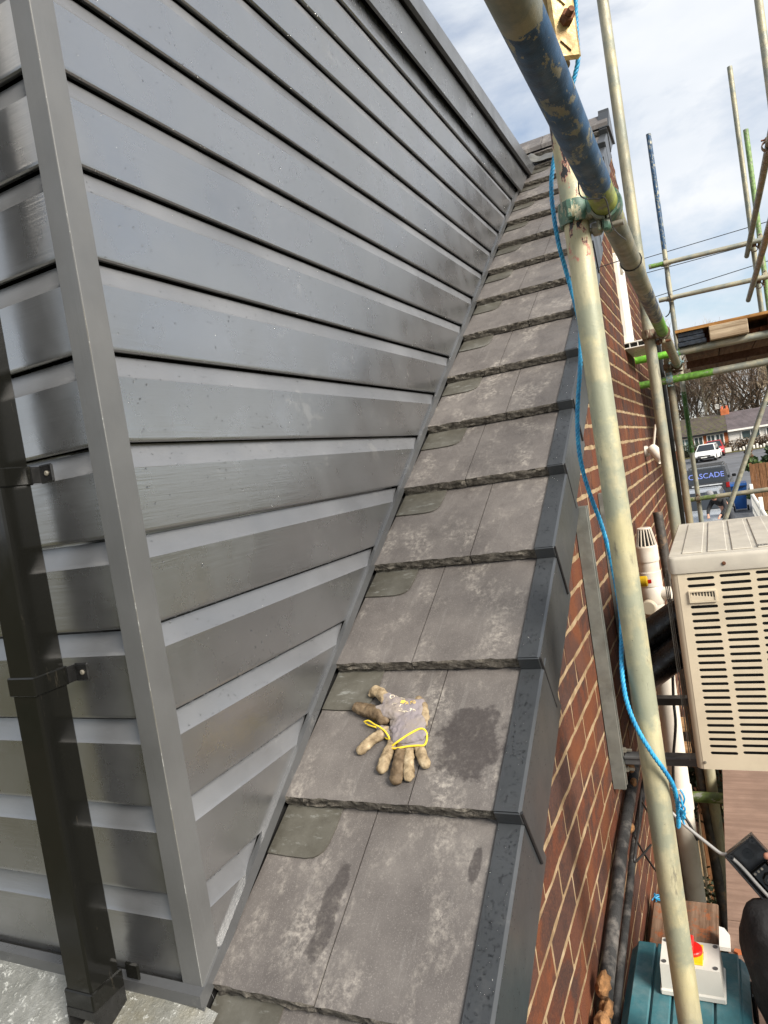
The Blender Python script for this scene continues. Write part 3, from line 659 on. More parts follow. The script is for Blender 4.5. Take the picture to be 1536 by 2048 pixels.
for (a, b_) in (((x0-.002, y0-.004, -.865), (x0+.001, y1+.002, -.80)), ((x1-.001, y0-.004, -.865), (x1+.002, y1+.002, -.80)), ((x0+.001, y1-.002, -.865), (x1-.001, y1+.002, -.80)), ((x0+.001, y0-.004, -.815), (x1-.001, y0, -.80))): m1.box(a, b_)
m1.build('shoe', 'black_plastic', DP)
# ------------------------------------------------------------------ scaffold
TR = .02415
def stube(name, a, b, mat, label, group='scaffold tubes', r=TR):
    mb = MB(); mb.pipe(a, b, r, r-.004, 28)
    a, b = Vector(a), Vector(b)
    o = mb.build(name, mat, origin=(a if a.z <= b.z else b), smooth=40); return tag(o, label, 'scaffold tube', group)
P1, P2, P3, P4 = (-.185, 1.437), (-.195, 3.386), (-.205, 5.156), (-.205, 8.0)
def up(p, z0, z1, mat, label): return stube('scaffold_standard', (p[0], p[1], z0), (p[0], p[1], z1), mat, label)
up(P1, GZ, 2.7, 'tube_p1', 'upright scaffold tube with flaked black and pink paint beside the dry verge')
up(P2, GZ, 4.2, 'tube_z', 'tall bare galvanised upright tube behind the air conditioner')
up(P3, GZ, .72, 'tube_brown', 'brownish upright tube holding the end of the long ledger')
up(P4, GZ, 3.08, 'tube_p4', 'upright scaffold tube with worn blue paint at its top')
up((.60, 8.12), GZ, 3.50, 'tube_z', 'bare upright tube standing against the green topped one')
up((.66, 8.03), GZ, 2.83, 'tube_p7', 'upright scaffold tube with pale green paint at its top')
up((.589, 5.23), GZ, 3.9, 'tube_z', 'bare upright tube at the outer edge of the raised boarded lift')
def lx(y): return -.127+(-.147+.127)*(y-1.4)/3.7
def lz(y): return .452+.003*(y-1.4)/3.7
stube('scaffold_ledger', (lx(-.4), -.4, lz(-.4)), (lx(5.23), 5.23, lz(5.23)), 'tube_ledger', 'long scaffold ledger with flaking blue and lime green paint running over the verge')
stube('scaffold_transom', (-.42, 5.02, .524), (.80, 5.02, .524), 'tube_t1', 'transom with bright green end right under the raised boards')
stube('scaffold_transom', (-.43, 5.095, .362), (.80, 5.095, .362), 'tube_t2', 'lower transom with long green painted end below the raised boards')
stube('scaffold_rail', (-.37, 7.945, 1.752), (.70, 7.945, 1.735), 'tube_h1', 'upper guard rail across the far end of the lift')
stube('scaffold_rail', (-.32, 7.945, 1.392), (.70, 7.945, 1.375), 'tube_x', 'middle guard rail across the far end of the lift')
stube('scaffold_rail', (.546, 8.30, 1.69), (.546, 2.8, 1.72), 'tube_y_dark', 'upper guard rail running back along the outer side of the lift')
stube('scaffold_rail', (.515, 8.42, 1.265), (.515, 2.8, 1.275), 'tube_y_dark', 'middle guard rail running back along the outer side of the lift')
stube('scaffold_rail', (-.30, 7.945, -.705), (.80, 7.945, -.690), 'tube_h3', 'low horizontal tube clipped to the far upright below the boards')
stube('scaffold_brace', (.66, 7.66, .55), (-.14, 7.66, -1.28), 'tube_y', 'sloping brace tube crossing in front of the street')
stube('scaffold_transom', (-.36, 3.33, -1.653), (.70, 3.33, -1.653), 'tube_moss', 'mossy green transom under the plywood walkway')
stube('scaffold_transom', (-.36, 1.505, -1.653), (.70, 1.505, -1.653), 'tube_x', 'transom under the plywood walkway beside the toolbox')
stube('scaffold_transom', (-.36, 5.21, -1.653), (.70, 5.21, -1.653), 'tube_x', 'transom under the far end of the plywood walkway')
# couplers: tube A along local Z, tube B along local Y at x = +.057
def make_coupler(mats, bolt):
    root = thing('scaffold_coupler', 'coupler', 'coupler', (0, 0, 0), 'scaffold couplers')
    def band(M, nm):
        mb = MB(); n = 26; w2 = .021
        for half in (0, 1):
            vs = []
            a0 = -1.5+half*math.pi
            for i in range(n//2+1):
                a = a0+3.0*i/(n//2)
                for r, z in ((TR+.0008, -w2), (TR+.0062, -w2), (TR+.0075, 0), (TR+.0062, w2), (TR+.0008, w2)): vs.append((r*math.cos(a), r*math.sin(a), z))
            m = 5; k = n//2+1
            fs = [(i*m+q, i*m+(q+1) % m, (i+1)*m+(q+1) % m, (i+1)*m+q) for i in range(k-1) for q in range(m)]+[tuple(range(m)), tuple(range((k-1)*m, k*m))[::-1]]
            mb.add(vs, fs, M)
        # lugs for the hinge pin and for the bolt
        mb.box((-.010, TR+.002, -.018), (.004, TR+.020, .018), .003, M); mb.box((-.006, -TR-.026, -.017), (.009, -TR-.002, .017), .004, M); mb.box((.011, -TR-.024, -.014), (.019, -TR-.002, .014), .003, M)
        o = mb.build(nm, mats, root, smooth=40)
        bm_ = MB(); Mb = M @ Matrix.Translation((-.016, -TR-.016, 0)) @ Matrix.Rotation(math.pi/2, 4, 'Y')
        bm_.lathe([(.0058, -.012), (.0058, .062), (.005, .064), (0, .064)], 14, Mb); 
        for i in range(9): bm_.lathe([(.0058, .036+i*.003), (.0066, .0372+i*.003), (.0058, .0385+i*.003)], 12, Mb)
        bo = bm_.build('bolt', bolt, o, smooth=40)
        nm_ = MB(); nm_.lathe([(.0125, .030), (.0125, .044), (.009, .046), (0, .046)], 6, Mb); nm_.build('nut', bolt, bo)
        return o
    band(Matrix(), 'clamp')
    band(Matrix.Translation((.057, 0, 0)) @ Matrix.Rotation(math.pi/2, 4, 'X') @ Matrix.Rotation(math.pi, 4, 'Z'), 'clamp')
    mb = MB(); mb.box((.020, -.020, -.020), (.037, .020, .020), .005); mb.build('saddle', mats, root)
    return root
def copy_tree(o, parent=None):
    c = o.copy(); COL.objects.link(c); c.parent = parent
    for ch in list(o.children): copy_tree(ch, c)
    return c
protos = {}
def coupler(pa, axA, dirB, kind, label, flip=False):
    mats, bolt = {'green': ('coupler_green', 'bolt_steel'), 'rust': ('coupler_rust', 'bolt_rust'), 'zinc': ('coupler_zinc', 'bolt_steel'), 'blue': ('coupler_blue', 'bolt_steel')}[kind]
    if kind not in protos: protos[kind] = make_coupler(mats, bolt); o = protos[kind]
    else: o = copy_tree(protos[kind])
    z = Vector(axA).normalized(); x = Vector(dirB); x = (x-z*x.dot(z)).normalized(); y = z.cross(x)
    if flip: z, y = -z, -y
    o.matrix_world = frame(Vector(pa), x, y, z); o['label'] = label; return o
coupler((P1[0], P1[1], lz(P1[1])), (0, 0, 1), (1, 0, 0), 'green', 'verdigris green coupler joining the blue ledger to the paint flaked upright', True)
coupler((P2[0], P2[1], lz(P2[1])), (0, 0, 1), (1, 0, 0), 'rust', 'brown coupler where the lime green ledger crosses the tall upright', True)
coupler((P3[0], P3[1], lz(P3[1])), (0, 0, 1), (1, 0, 0), 'rust', 'brown coupler gripping the far end of the long ledger', True)
coupler((P3[0], P3[1], .362), (0, 0, 1), (0, -1, 0), 'blue', 'pale blue coupler on the lower green transom')
coupler((lx(5.02), 5.02, lz(5.02)+.006), (0, 1, 0), (0, 0, 1), 'blue', 'pale blue coupler under the upper green transom')
for z, q in ((1.748, 'upper guard rail'), (1.388, 'middle guard rail'), (-.703, 'low horizontal tube')): coupler((P4[0], P4[1], z), (0, 0, 1), (0, -1, 0), 'zinc' if z > 0 else 'rust', 'coupler fixing the %s to the blue topped upright' % q)
for z, q in ((1.737, 'upper'), (1.377, 'middle')):
    coupler((.60, 8.0, z), (1, 0, 0), (0, 0, -1), 'rust', 'dark coupler at the far corner joining the %s guard rails' % q); coupler((.66, 8.03, z+.02), (0, 0, 1), (0, -1, 0), 'zinc', 'coupler fixing the %s guard rail to the green topped upright' % q)
coupler((.589, 5.23, 1.705), (0, 0, 1), (-1, 0, 0), 'rust', 'coupler joining the outer upper rail to the outer upright'); coupler((.30, 7.70, -.30), (1, 0, 1), (0, 1, 0), 'rust', 'coupler on the sloping brace')
# sleeve coupler high on the near upright
SLV = thing('sleeve_coupler', 'yellowish cast sleeve coupler with rusty bolts on the near upright', 'coupler', (P1[0], P1[1], .70))
mb = MB(); F = frame(Vector((P1[0]+.030, P1[1]-.022, .0)), Vector((.87, .5, 0)), Vector((-.5, .87, 0)), Vector((0, 0, 1)))
mb.box((-.026, -.009, .722), (.024, .003, 1.05), .006, F); mb.build('plate', 'sleeve_zinc', SLV)
mb = MB(); n = 24
for zz in (.81, 1.12): pass
mb.pipe((P1[0], P1[1], .73), (P1[0], P1[1], 1.04), TR+.006, TR+.0003, 26); mb.build('sleeve', 'sleeve_zinc', SLV, smooth=40)
for zz in (.792, .875):
    Mb = F @ Matrix.Translation((.002, -.009, zz)) @ Matrix.Rotation(math.pi/2, 4, 'X')
    mb = MB(); mb.lathe([(.0065, -.004), (.0065, .030), (.005, .032), (0, .032)], 14, Mb); bo = mb.build('bolt', 'bolt_rust', SLV, smooth=40)
    mb = MB(); mb.lathe([(.013, .0), (.013, .016), (.010, .018), (0, .018)], 6, Mb); mb.build('nut', 'bolt_rust', bo)
for zz in (.755, .838, .94):
    mb = MB(); mb.prism([(-.014, zz), (.012, zz+.008), (.004, zz-.02)], -.0125, -.0085, lambda u, v, w: F @ Vector((u, w, v))); mb.build('cast_mark', 'sleeve_zinc', SLV)
# ---- raised boarded lift
for i in range(4):
    x0 = -.10+.228*i
    mb = MB(); mb.box((x0, 5.10+.02*(i % 2), .5485), (x0+.222, 8.25, .586), .003); o = mb.build('scaffold_board', 'scaffold_board')
    tag(o, 'scaffold board of the raised lift, %s' % ['nearest the brick gable', 'second from the brick gable', 'third from the brick gable', 'at the outer edge'][i], 'board', 'boards of the raised lift')
    mb = MB(); mb.box((x0-.001, 5.10+.02*(i % 2)-.001, .5475), (x0+.223, 5.13+.02*(i % 2), .587)); mb.build('end_band', 'rust', o)
mb = MB(); mb.box((-.13, 4.965, .640), (.80, 6.3, .659)); o = mb.build('plywood_sheet', 'ply_edge'); tag(o, 'plywood sheet with orange edge lying on the raised lift', 'plywood')
mb = MB(); mb.box((.065, 4.955, .5495), (.285, 5.09, .6395), .004); o = mb.build('timber_block', 'block_wood'); tag(o, 'weathered pale timber packer under the plywood sheet', 'timber')
mb = MB()
for i in range(3): mb.box((-.125+.004*i, 4.975+.004*i, .5495+.030*i), (.045-.006*i, 5.09, .577+.030*i), .003)
o = mb.build('folded_sheet', 'tarp_dark'); tag(o, 'dark blue folded sheet wedged under the plywood', 'sheet')
mb = MB(); mb.box((.40, 4.97, .5495), (.80, 5.09, .6395), .004); o = mb.build('timber_block', 'deck_board'); tag(o, 'dark timber packer under the outer end of the plywood sheet', 'timber')
mb = MB(); mb.box((-.10, 5.6, .455), (.74, 5.65, .505)); o = mb.build('timber_bearer', 'deck_board'); tag(o, 'dark timber bearer under the raised boards', 'timber')
# ---- blue rope
path = [(1149, -40, 1.355), (1151, 10, 1.362), (1153, 60, 1.365), (1156, 115, 1.37), (1150, 150, 1.375), (1120, 260, 1.385), (1105, 340, 1.38), (1103, 385, 1.372), (1109, 440, 1.365), (1119, 495, 1.37), (1133, 545, 1.385), (1158, 640, 1.392), (1161, 690, 1.385), (1160, 740, 1.372), (1156, 800, 1.365), (1155, 850, 1.362), (1158, 900, 1.362), (1168, 950, 1.365), (1184, 1000, 1.372), (1203, 1050, 1.385), (1222, 1120, 1.392), (1240, 1220, 1.386), (1243, 1275, 1.365), (1243, 1320, 1.335), (1247, 1370, 1.315), (1257, 1415, 1.304), (1276, 1460, 1.300), (1303, 1505, 1.300), (1328, 1540, 1.306), (1345, 1568, 1.320), (1353, 1595, 1.334), (1356, 1620, 1.342), (1357, 1655, 1.345)]
pts = [onY(a, b_, c*1.437/1.335) for a, b_, c in path]
def smoothpath(pts, per=6):
    outp = []; pts = [Vector(p) for p in pts]
    for i in range(len(pts)-1):
        p0, p1, p2, p3 = pts[max(i-1, 0)], pts[i], pts[i+1], pts[min(i+2, len(pts)-1)]
        for k in range(per):
            t = k/per; outp.append(.5*((2*p1)+(p2-p0)*t+(2*p0-5*p1+4*p2-p3)*t*t+(3*p1-p0-3*p2+p3)*t**3))
    outp.append(pts[-1]); return outp
sp = smoothpath(pts, 10)
def twisted(sp, R, r, pitch, mb):
    tot = 0; fr = []; nrm = (sp[1]-sp[0]).orthogonal().normalized()
    for i, p in enumerate(sp):
        t = (sp[min(i+1, len(sp)-1)]-sp[max(i-1, 0)]).normalized(); nrm = (nrm-t*nrm.dot(t)).normalized(); fr.append((p, nrm.copy(), t.cross(nrm), tot))
        if i < len(sp)-1: tot += (sp[i+1]-p).length
    for s in range(3):
        mb.tube([p+(n_*math.cos(d/pitch*2*math.pi+s*2.0944)+b__*math.sin(d/pitch*2*math.pi+s*2.0944))*R for p, n_, b__, d in fr], r, 7)
# even spacing fine enough for the lay
def resample(sp, step):
    o_ = [sp[0]]; acc = 0
    for a, b_ in zip(sp[:-1], sp[1:]):
        d = (b_-a).length; pos = step-acc
        while pos <= d: o_.append(a.lerp(b_, pos/d)); pos += step
        acc = d-(pos-step)
    return o_
mb = MB(); twisted(resample(sp, .0035), .0022, .0027, .026, mb)
ROPE = mb.build('rope', 'rope_blue', smooth=60, fix=False); tag(ROPE, 'bright blue twisted rope hanging down and wrapped round the near upright', 'rope')
mb = MB(); kc = onY(1356, 1600, 1.432)
for i in range(5):
    a = i*1.3; mb.tube(smoothpath([kc+Vector((.004*math.cos(a)+.003, .004*math.sin(a), .022-.012*i)), kc+Vector((.010+.003*math.cos(a*2), -.004, .006-.010*i)), kc+Vector((.004, .004*math.cos(a), -.018-.006*i)), kc+Vector((-.002+.002*i, .0, -.03-.005*i))], 5), .0019, 6)
mb.build('knot', 'rope_blue', ROPE, smooth=60)
# tie wires and a cable tie
mb = MB(); mb.tube(smoothpath([onX(1190, 537, -.378), onX(1222, 527, -.27), onY(1246, 519, 1.93)], 6), .0016, 6)
for a in range(1): 
    c = Vector((lx(1.93), 1.93, lz(1.93))); mb.tube([c+Vector((math.cos(t*.4488)*(TR+.002), .006*math.sin(t*.4488), math.sin(t*.4488)*(TR+.002))) for t in range(14)], .0018, 6, closed=True)
o = mb.build('cable_tie', 'cable_black'); tag(o, 'thin black tie looped round the ledger and stretched to the verge', 'tie')
mb = MB(); c = Vector((lx(1.36), 1.36, lz(1.36)))
mb.tube(smoothpath([onY(1158, 330, 1.30), onY(1160, 390, 1.27), onY(1195, 398, 1.25), onY(1212, 400, 1.255), onY(1226, 455, 1.43), onY(1252, 480, 1.62)], 8), .0013, 6)
o = mb.build('tie_wire', 'cable_black'); tag(o, 'thin black tie wire twisted round the green coupler and along the ledger', 'wire')
mb = MB(); mb.tube(smoothpath([onY(1331, 545, 7.93), onY(1334, 575, 7.93), onY(1341, 600, 7.91), onY(1339, 625, 7.93), onY(1331, 634, 7.93)], 6), .006, 6); o = mb.build('hanging_strap', 'cable_black'); tag(o, 'dangling black strap on the blue topped upright', 'strap')

# ------------------------------------------------------------------ walkway level
DZ = -1.58
for i, (y0, y1) in enumerate(((.2, 2.33), (2.335, 4.6))):
    mb = MB(); mb.box((-.142, y0, DZ-.048), (.78, y1, DZ-.012+.03)); o = mb.build('plywood_sheet', 'ply'); tag(o, ['plywood walkway sheet the worker sits on', 'plywood walkway sheet below the air conditioner'][i], 'plywood')
mb = MB(); mb.box((-.374, .3, DZ-.048), (-.170, 2.44, DZ+.0), .004); o = mb.build('scaffold_board', 'scaffold_board'); tag(o, 'inner scaffold board under the teal toolbox, stained orange', 'board')
mb = MB(); c = onZ(1330, 1800, DZ+.006)
for i in range(7): mb.tube(smoothpath([c+Vector((random.uniform(-.05, .06), random.uniform(-.02, .03), random.uniform(0, .012))) for _ in range(4)], 5), .002, 5)
o = mb.build('rope_end', 'rope_blue'); tag(o, 'frayed scrap of blue rope on the inner scaffold board', 'rope')
# ---- toolbox
TBX = thing('toolbox', 'teal plastic tool case with ribbed lid standing on the inner board', 'toolbox', (-.2, 1.64, DZ))
x0, x1, y0, y1, zt = -.343, -.082, 1.482, 1.805, -1.29
mb = MB(); mb.box((x0, y0, DZ+.002), (x1, y1, zt-.075), .012); mb.build('base', 'teal_case', TBX)
mb = MB(); mb.box((x0-.006, y0-.006, zt-.074), (x1+.006, y1+.006, zt-.010), .016)
lid = mb.build('lid', 'teal_case', TBX, smooth=30)
xs = [x0+.012, x0+.06, x0+.105, x0+.15, x0+.195, x1-.010]
for a, b_ in zip(xs[:-1], xs[1:]):
    m1 = MB(); m1.box((a, y0+.004, zt-.014), (b_-.004, y1-.006, zt), .003); m1.build('rib', 'teal_case', lid)
for yy in (1.52, 1.71):
    m1 = MB(); m1.box((x1+.004, yy, zt-.11), (x1+.016, yy+.05, zt-.035), .004); m1.build('latch', 'black_plastic', TBX)
m1 = MB(); m1.box((x1+.004, 1.595, zt-.15), (x1+.022, 1.68, zt-.09), .008); m1.build('handle', 'black_plastic', TBX)
# ---- grey rotary isolator on the case
ISO = thing('isolator_switch', 'pale grey isolator box with red and yellow rotary switch on the tool case', 'switch box', (-.195, 1.67, zt))
ix0, ix1, iy0, iy1 = -.264, -.124, 1.618, 1.724; icx, icy = (ix0+ix1)/2, (iy0+iy1)/2
mb = MB(); mb.box((ix0, iy0, zt+.0005), (ix1, iy1, zt+.016), .003); mb.build('back_plate', 'isolator_grey', ISO)
mb = MB(); mb.prism([(ix0+.004, iy0+.004), (ix1-.004, iy0+.004), (ix1-.004, iy1-.004), (ix0+.004, iy1-.004)], 0, 1, lambda u, v, w: (icx+(u-icx)*(1-.04*w), icy+(v-icy)*(1-.05*w), zt+.016+.058*w)); cv = mb.build('cover', 'isolator_grey', ISO)
for sx in (ix0+.015, ix1-.015):
    for sy in (iy0+.016, iy1-.016):
        m1 = MB(); m1.lathe([(.0055, 0), (.0055, .0012), (.004, .0004), (0, .0004)], 12, Matrix.Translation((sx, sy, zt+.0743))); m1.build('screw', 'strut_dark', cv)
m1 = MB(); m1.lathe([(.025, 0), (.025, .006), (.023, .008), (0, .008)], 24, Matrix.Translation((icx+.004, icy+.008, zt+.0785))); dial = m1.build('dial', 'red_plastic', ISO)
m1 = MB(); m1.box((icx-.021, icy-.035, zt+.0742), (icx+.029, icy+.034, zt+.0783), .001); m1.build('dial_plate', 'yellow_plastic', ISO)
m1 = MB(); m1.box((icx-.003, icy-.014, zt+.0868), (icx+.011, icy+.030, zt+.104), .003); m1.build('grip', 'red_plastic', dial)
m1 = MB(); m1.box((ix1-.040, icy-.014, zt+.0742), (ix1-.033, icy+.014, zt+.0748)); m1.build('label_plate', 'white_plastic', cv)
mb = MB(); c = onZ(1450, 1905, DZ+.03); mb.prism([(-.03, 0), (.03, 0), (.03, .10), (.0, .15), (-.03, .16)], 0, .012, lambda u, v, w: (c.x+u*.5, c.y+.02+v*.6, DZ+.02+w)); o = mb.build('plastic_offcut', 'upvc'); tag(o, 'white plastic offcut lying behind the tool case', 'plastic piece')
mb = MB(); c = onZ(1476, 1905, DZ+.019); mb.prism([(-.03, -.008), (.0, -.02), (.035, -.012), (.02, .01), (-.02, .014)], 0, .012, lambda u, v, w: (c.x+u*.35, c.y+v*.6, DZ+.0185+w*.6)); o = mb.build('brick_chip', 'brick_orange'); tag(o, 'small red brick chip on the plywood walkway', 'brick chip')

# ------------------------------------------------------------------ air conditioner on its wall bracket
AY0, AY1, AX0, AX1, AZ0, AZ1 = 2.05, 2.80, -.149, .150, -.935, -.335
AC = thing('air_conditioner', 'cream outdoor air conditioning unit with slotted end panel on wall bracket', 'air conditioner', (0, 2.4, AZ0))
mb = MB()
r_ = .022                                                  # casing without its slotted end: rounded vertical corners
def rrect(x0, y0, x1, y1, r, n=5):
    o_ = []
    for cx, cy, a0 in ((x1-r, y1-r, 0), (x0+r, y1-r, 90), (x0+r, y0+r, 180), (x1-r, y0+r, 270)):
        o_ += [(cx+r*math.cos(math.radians(a0+90*i/n)), cy+r*math.sin(math.radians(a0+90*i/n))) for i in range(n+1)]
    return o_
ol = rrect(AX0, AY0, AX1, AY1, .018)
n_ = len(ol); front = [i for i in range(n_) if False]
vs = [(x, y, AZ0) for x, y in ol]+[(x, y, AZ1-.045) for x, y in ol]
fs = []
for i in range(n_):
    j_ = (i+1) % n_
    if abs(ol[i][1]-AY0) < 1e-6 and abs(ol[j_][1]-AY0) < 1e-6: continue
    fs.append((i, j_, n_+j_, n_+i))
fs.append(tuple(range(n_-1, -1, -1)))
mb.add(vs, fs); mb.build('casing', 'ac_case', AC, smooth=40)
# end panel with real slots
cu = bpy.data.curves.new('panel', 'CURVE'); cu.dimensions = '2D'; cu.fill_mode = 'BOTH'; cu.extrude = .0008
def spl(pts):
    s_ = cu.splines.new('POLY'); s_.points.add(len(pts)-1); s_.use_cyclic_u = True
    for p_, (a, b_) in zip(s_.points, pts): p_.co = (a, b_, 0, 1)
spl([(AX0+.018, AZ0), (AX1-.018, AZ0), (AX1-.018, AZ1-.045), (AX0+.018, AZ1-.045)])
def slot(cx0, cx1, z):
    r = .0043; pts = []
    for c, a0 in ((cx1-r, -90), (cx0+r, 90)):
        pts += [(c+r*math.cos(math.radians(a0+30*i)), z+r*math.sin(math.radians(a0+30*i))) for i in range(7)]
    spl(pts)
for i in range(27):
    z = -.3785-.0196*i
    slot(-.0270, .0475, z+.003)
    if i not in (3, 4): slot(-.1085, -.0400, z)
    slot(.0600, .115, z+.005)
t = bpy.data.objects.new('tmp', cu); COL.objects.link(t); dg = bpy.context.evaluated_depsgraph_get(); me = bpy.data.meshes.new_from_object(t.evaluated_get(dg)); bpy.data.objects.remove(t)
mb = MB(); mb.add([(v.co.x, AY0+v.co.z, v.co.y) for v in me.vertices], [tuple(p.vertices) for p in me.polygons]); mb.build('slotted_panel', 'ac_case', AC)
mb = MB(); mb.box((AX0+.02, AY0+.012, AZ0+.02), (AX1-.02, AY0+.016, AZ1-.05)); mb.build('slot_shade_sheet', 'dark_inside', AC)  # near-black sheet behind the slots paints in their inner shade
mb = MB(); z = -.3785-.0196*3.5
mb.box((-.1085, AY0-.006, z+.0125), (-.0400, AY0, z+.0165)); mb.box((-.1085, AY0-.006, z-.0165), (-.0400, AY0, z-.0125)); mb.box((-.1085, AY0-.006, z-.0125), (-.1045, AY0, z+.0125)); mb.box((-.0440, AY0-.006, z-.0125), (-.0400, AY0, z+.0125)); hd = mb.build('handle', 'ac_case', AC)
m1 = MB(); m1.box((-.1040, AY0-.0012, z-.012), (-.0445, AY0-.001, z+.012)); m1.build('handle_recess', 'dark_inside', hd)
m1 = MB(); m1.prism([(-.1040, z-.012), (-.0445, z-.012), (-.0445, z-.004), (-.1040, z+.004)], AY0-.004, AY0-.0016, lambda u, v, w: (u, w, v)); m1.build('handle_grip', 'ac_case', hd)
for i in range(8):
    m1 = MB(); m1.box((-.1035+.0075*i, AY0-.003, z-.004), (-.1000+.0075*i, AY0-.0013, z+.012)); m1.build('handle_fin', 'ac_case', hd)
# lid with raised panels
mb = MB(); ol2 = rrect(AX0-.004, AY0-.004, AX1+.004, AY1+.004, .02); n2_ = len(ol2)
lv = [(1, AZ1-.046), (1, AZ1-.010), (.985, AZ1-.003), (.965, AZ1)]
cx, cy = (AX0+AX1)/2, (AY0+AY1)/2
vs = [(cx+(x-cx)*k_, cy+(y-cy)*(1-(1-k_)*.5), z) for k_, z in lv for x, y in ol2]
fs = [(i*n2_+q, i*n2_+(q+1) % n2_, (i+1)*n2_+(q+1) % n2_, (i+1)*n2_+q) for i in range(3) for q in range(n2_)]+[tuple(range(3*n2_, 4*n2_))]
mb.add(vs, fs); lid = mb.build('lid', 'ac_lid', AC, smooth=30)
for a, b_ in ((-.115, -.062), (-.050, .000), (.012, .062), (.074, .118)):
    m1 = MB(); m1.box((a, AY0+.045, AZ1-.001), (b_, AY1-.05, AZ1+.0035), .003); m1.build('raised_panel', 'ac_lid', lid)
m1 = MB(); m1.lathe([(.0052, 0), (.0052, .002), (.003, .003), (0, .003)], 10, Matrix.Translation((-.012, AY0-.004, AZ1-.026)) @ Matrix.Rotation(math.pi/2, 4, 'X')); m1.build('screw', 'bolt_rust', lid)
m1 = MB(); m1.lathe([(.004, 0), (.004, .002), (0, .003)], 10, Matrix.Translation((-.138+.012, AY0-.001, AZ0+.02)) @ Matrix.Rotation(math.pi/2, 4, 'X')); m1.build('screw', 'bolt_steel', AC)
M = Matrix.Translation((.105, AY0+.062, AZ1+.0038)); text_mesh('lid_lettering', 'KRAFT', .020, M, 'strut_dark', lid)
m1 = MB()
for (a, b_) in (((.072, .050), (.1165, .0512)), ((.072, .074), (.1165, .0752)), ((.072, .0512), (.0732, .074))): m1.box((a[0], AY0+a[1], AZ1+.0036), (b_[0], AY0+b_[1], AZ1+.0041))
m1.build('lettering_box', 'strut_dark', lid)
# wire guard down the wall side, rear fins
for i in range(3):
    mb = MB(); y = AY0+.03+.06*i; mb.tube([(AX0-.018, y, AZ1-.06), (AX0-.018, y, AZ0+.01)], .0016, 6); g_ = mb.build('guard_wire', 'strut_galv', AC)
mb = MB(); mb.box((AX0-.004, AY0+.05, AZ0+.05), (AX0-.001, AY1-.05, AZ1-.07)); mb.build('coil_fins', 'fin_metal', AC)
# bracket
BR = thing('wall_bracket', 'grey steel wall bracket of two rails and arms carrying the air conditioner', 'bracket', (WX, 2.3, -1.05))
for i, y in enumerate((2.12, 2.62)):
    mb = MB(); X = WX+.002; mb.box((X, y-.022, -1.03 if i == 0 else -1.03), (X+.004, y+.022, -.17), 0); mb.box((X+.004, y-.022, -1.03), (X+.036, y-.018, -.17)); mb.box((X+.004, y+.018, -1.03), (X+.036, y+.022, -.17)); mb.box((X+.032, y-.018, -1.03), (X+.036, y-.008, -.17)); mb.box((X+.032, y+.008, -1.03), (X+.036, y+.018, -.17)); mb.build('rail', 'strut_galv', BR)
    mb = MB(); mb.box((X+.037, y+.012, -.968), (.14, y+.048, -.9405), .002); mb.box((X+.037, y+.006, -.947), (.14, y+.0118, -.940), .001); mb.build('arm', 'strut_dark', BR)
for x, y in ((-.11, 2.12), (.10, 2.12), (-.11, 2.62), (.10, 2.62)):
    mb = MB(); mb.box((x-.028, y+.012, -.9402), (x+.028, y+.046, -.9352), .001); mb.build('rubber_foot', 'rubber_seal', BR)
for zz in (-.93, -.99):
    mb = MB(); mb.lathe([(.009, 0), (.009, .008), (.005, .009), (.005, .025), (0, .025)], 6, Matrix.Translation((WX+.037, 2.15, zz)) @ Matrix.Rotation(math.pi/2, 4, 'Y')); mb.build('bolt', 'bolt_steel', BR)
# black hose bundle between unit and wall
mb = MB(); mb.tube(smoothpath([(-.34, 2.42, -.70), (-.27, 2.44, -.655), (-.18, 2.46, -.60), (-.16, 2.46, -.59)], 5), .050, 14); mb.tube(smoothpath([(-.34, 2.36, -.80), (-.27, 2.38, -.76), (-.18, 2.40, -.70), (-.16, 2.40, -.69)], 5), .050, 14)
o = mb.build('black_duct', 'black_plastic', smooth=60); tag(o, 'black plastic rainwater duct passing behind the air conditioner', 'duct')
# ---- white vent pipe with slotted cowl
PX, PY, PR = -.305, 3.12, .041
VP = thing('vent_pipe', 'white plastic vent pipe with slotted cowl fixed up the brick wall', 'pipe', (PX, PY, GZ))
mb = MB(); mb.tube([(PX, PY, GZ), (PX, PY, -.47)], PR, 24); mb.build('pipe', 'white_plastic', VP, smooth=40)
for z0, z1, rr in ((-.62, -.56, .0445), (-.985, -.955, .046), (-.80, -.76, .0455), (-1.60, -1.50, .046), (-2.2, -2.1, .046)):
    mb = MB(); mb.lathe([(PR, z0-.002), (rr, z0), (rr, z1), (PR, z1+.002)], 24, Matrix.Translation((PX, PY, 0))); mb.build('collar', 'white_plastic', VP, smooth=30)
mb = MB(); mb.lathe([(PR, -.70), (.0455, -.69), (.0455, -.63), (PR, -.62)], 24, Matrix.Translation((PX, PY, 0))); mb.tube([(PX, PY, -.66), (PX+.072, PY-.01, -.655)], .027, 18); mb.tube([(PX, PY, -.70), (PX-.02, PY-.075, -.70)], .024, 18); mb.build('branch_fitting', 'white_plastic', VP, smooth=40)
mb = MB(); mb.lathe([(.026, -.018), (.030, -.015), (.030, .015), (.026, .018)], 18, Matrix.Translation((PX-.018, PY-.065, -.70)) @ Matrix.Rotation(math.pi/2, 4, 'X')); mb.build('ribbed_ring', 'ac_case', VP, smooth=30)
cw = MB(); cw.lathe([(.0445, -.515), (.0450, -.51), (.0450, -.452), (.042, -.447)], 24, Matrix.Translation((PX, PY, 0))); cw.lathe([(0, -.372), (.027, -.372), (.029, -.375), (.027, -.379), (0, -.379)], 20, Matrix.Translation((PX, PY, 0))); cwo = cw.build('cowl', 'white_plastic', VP, smooth=30)
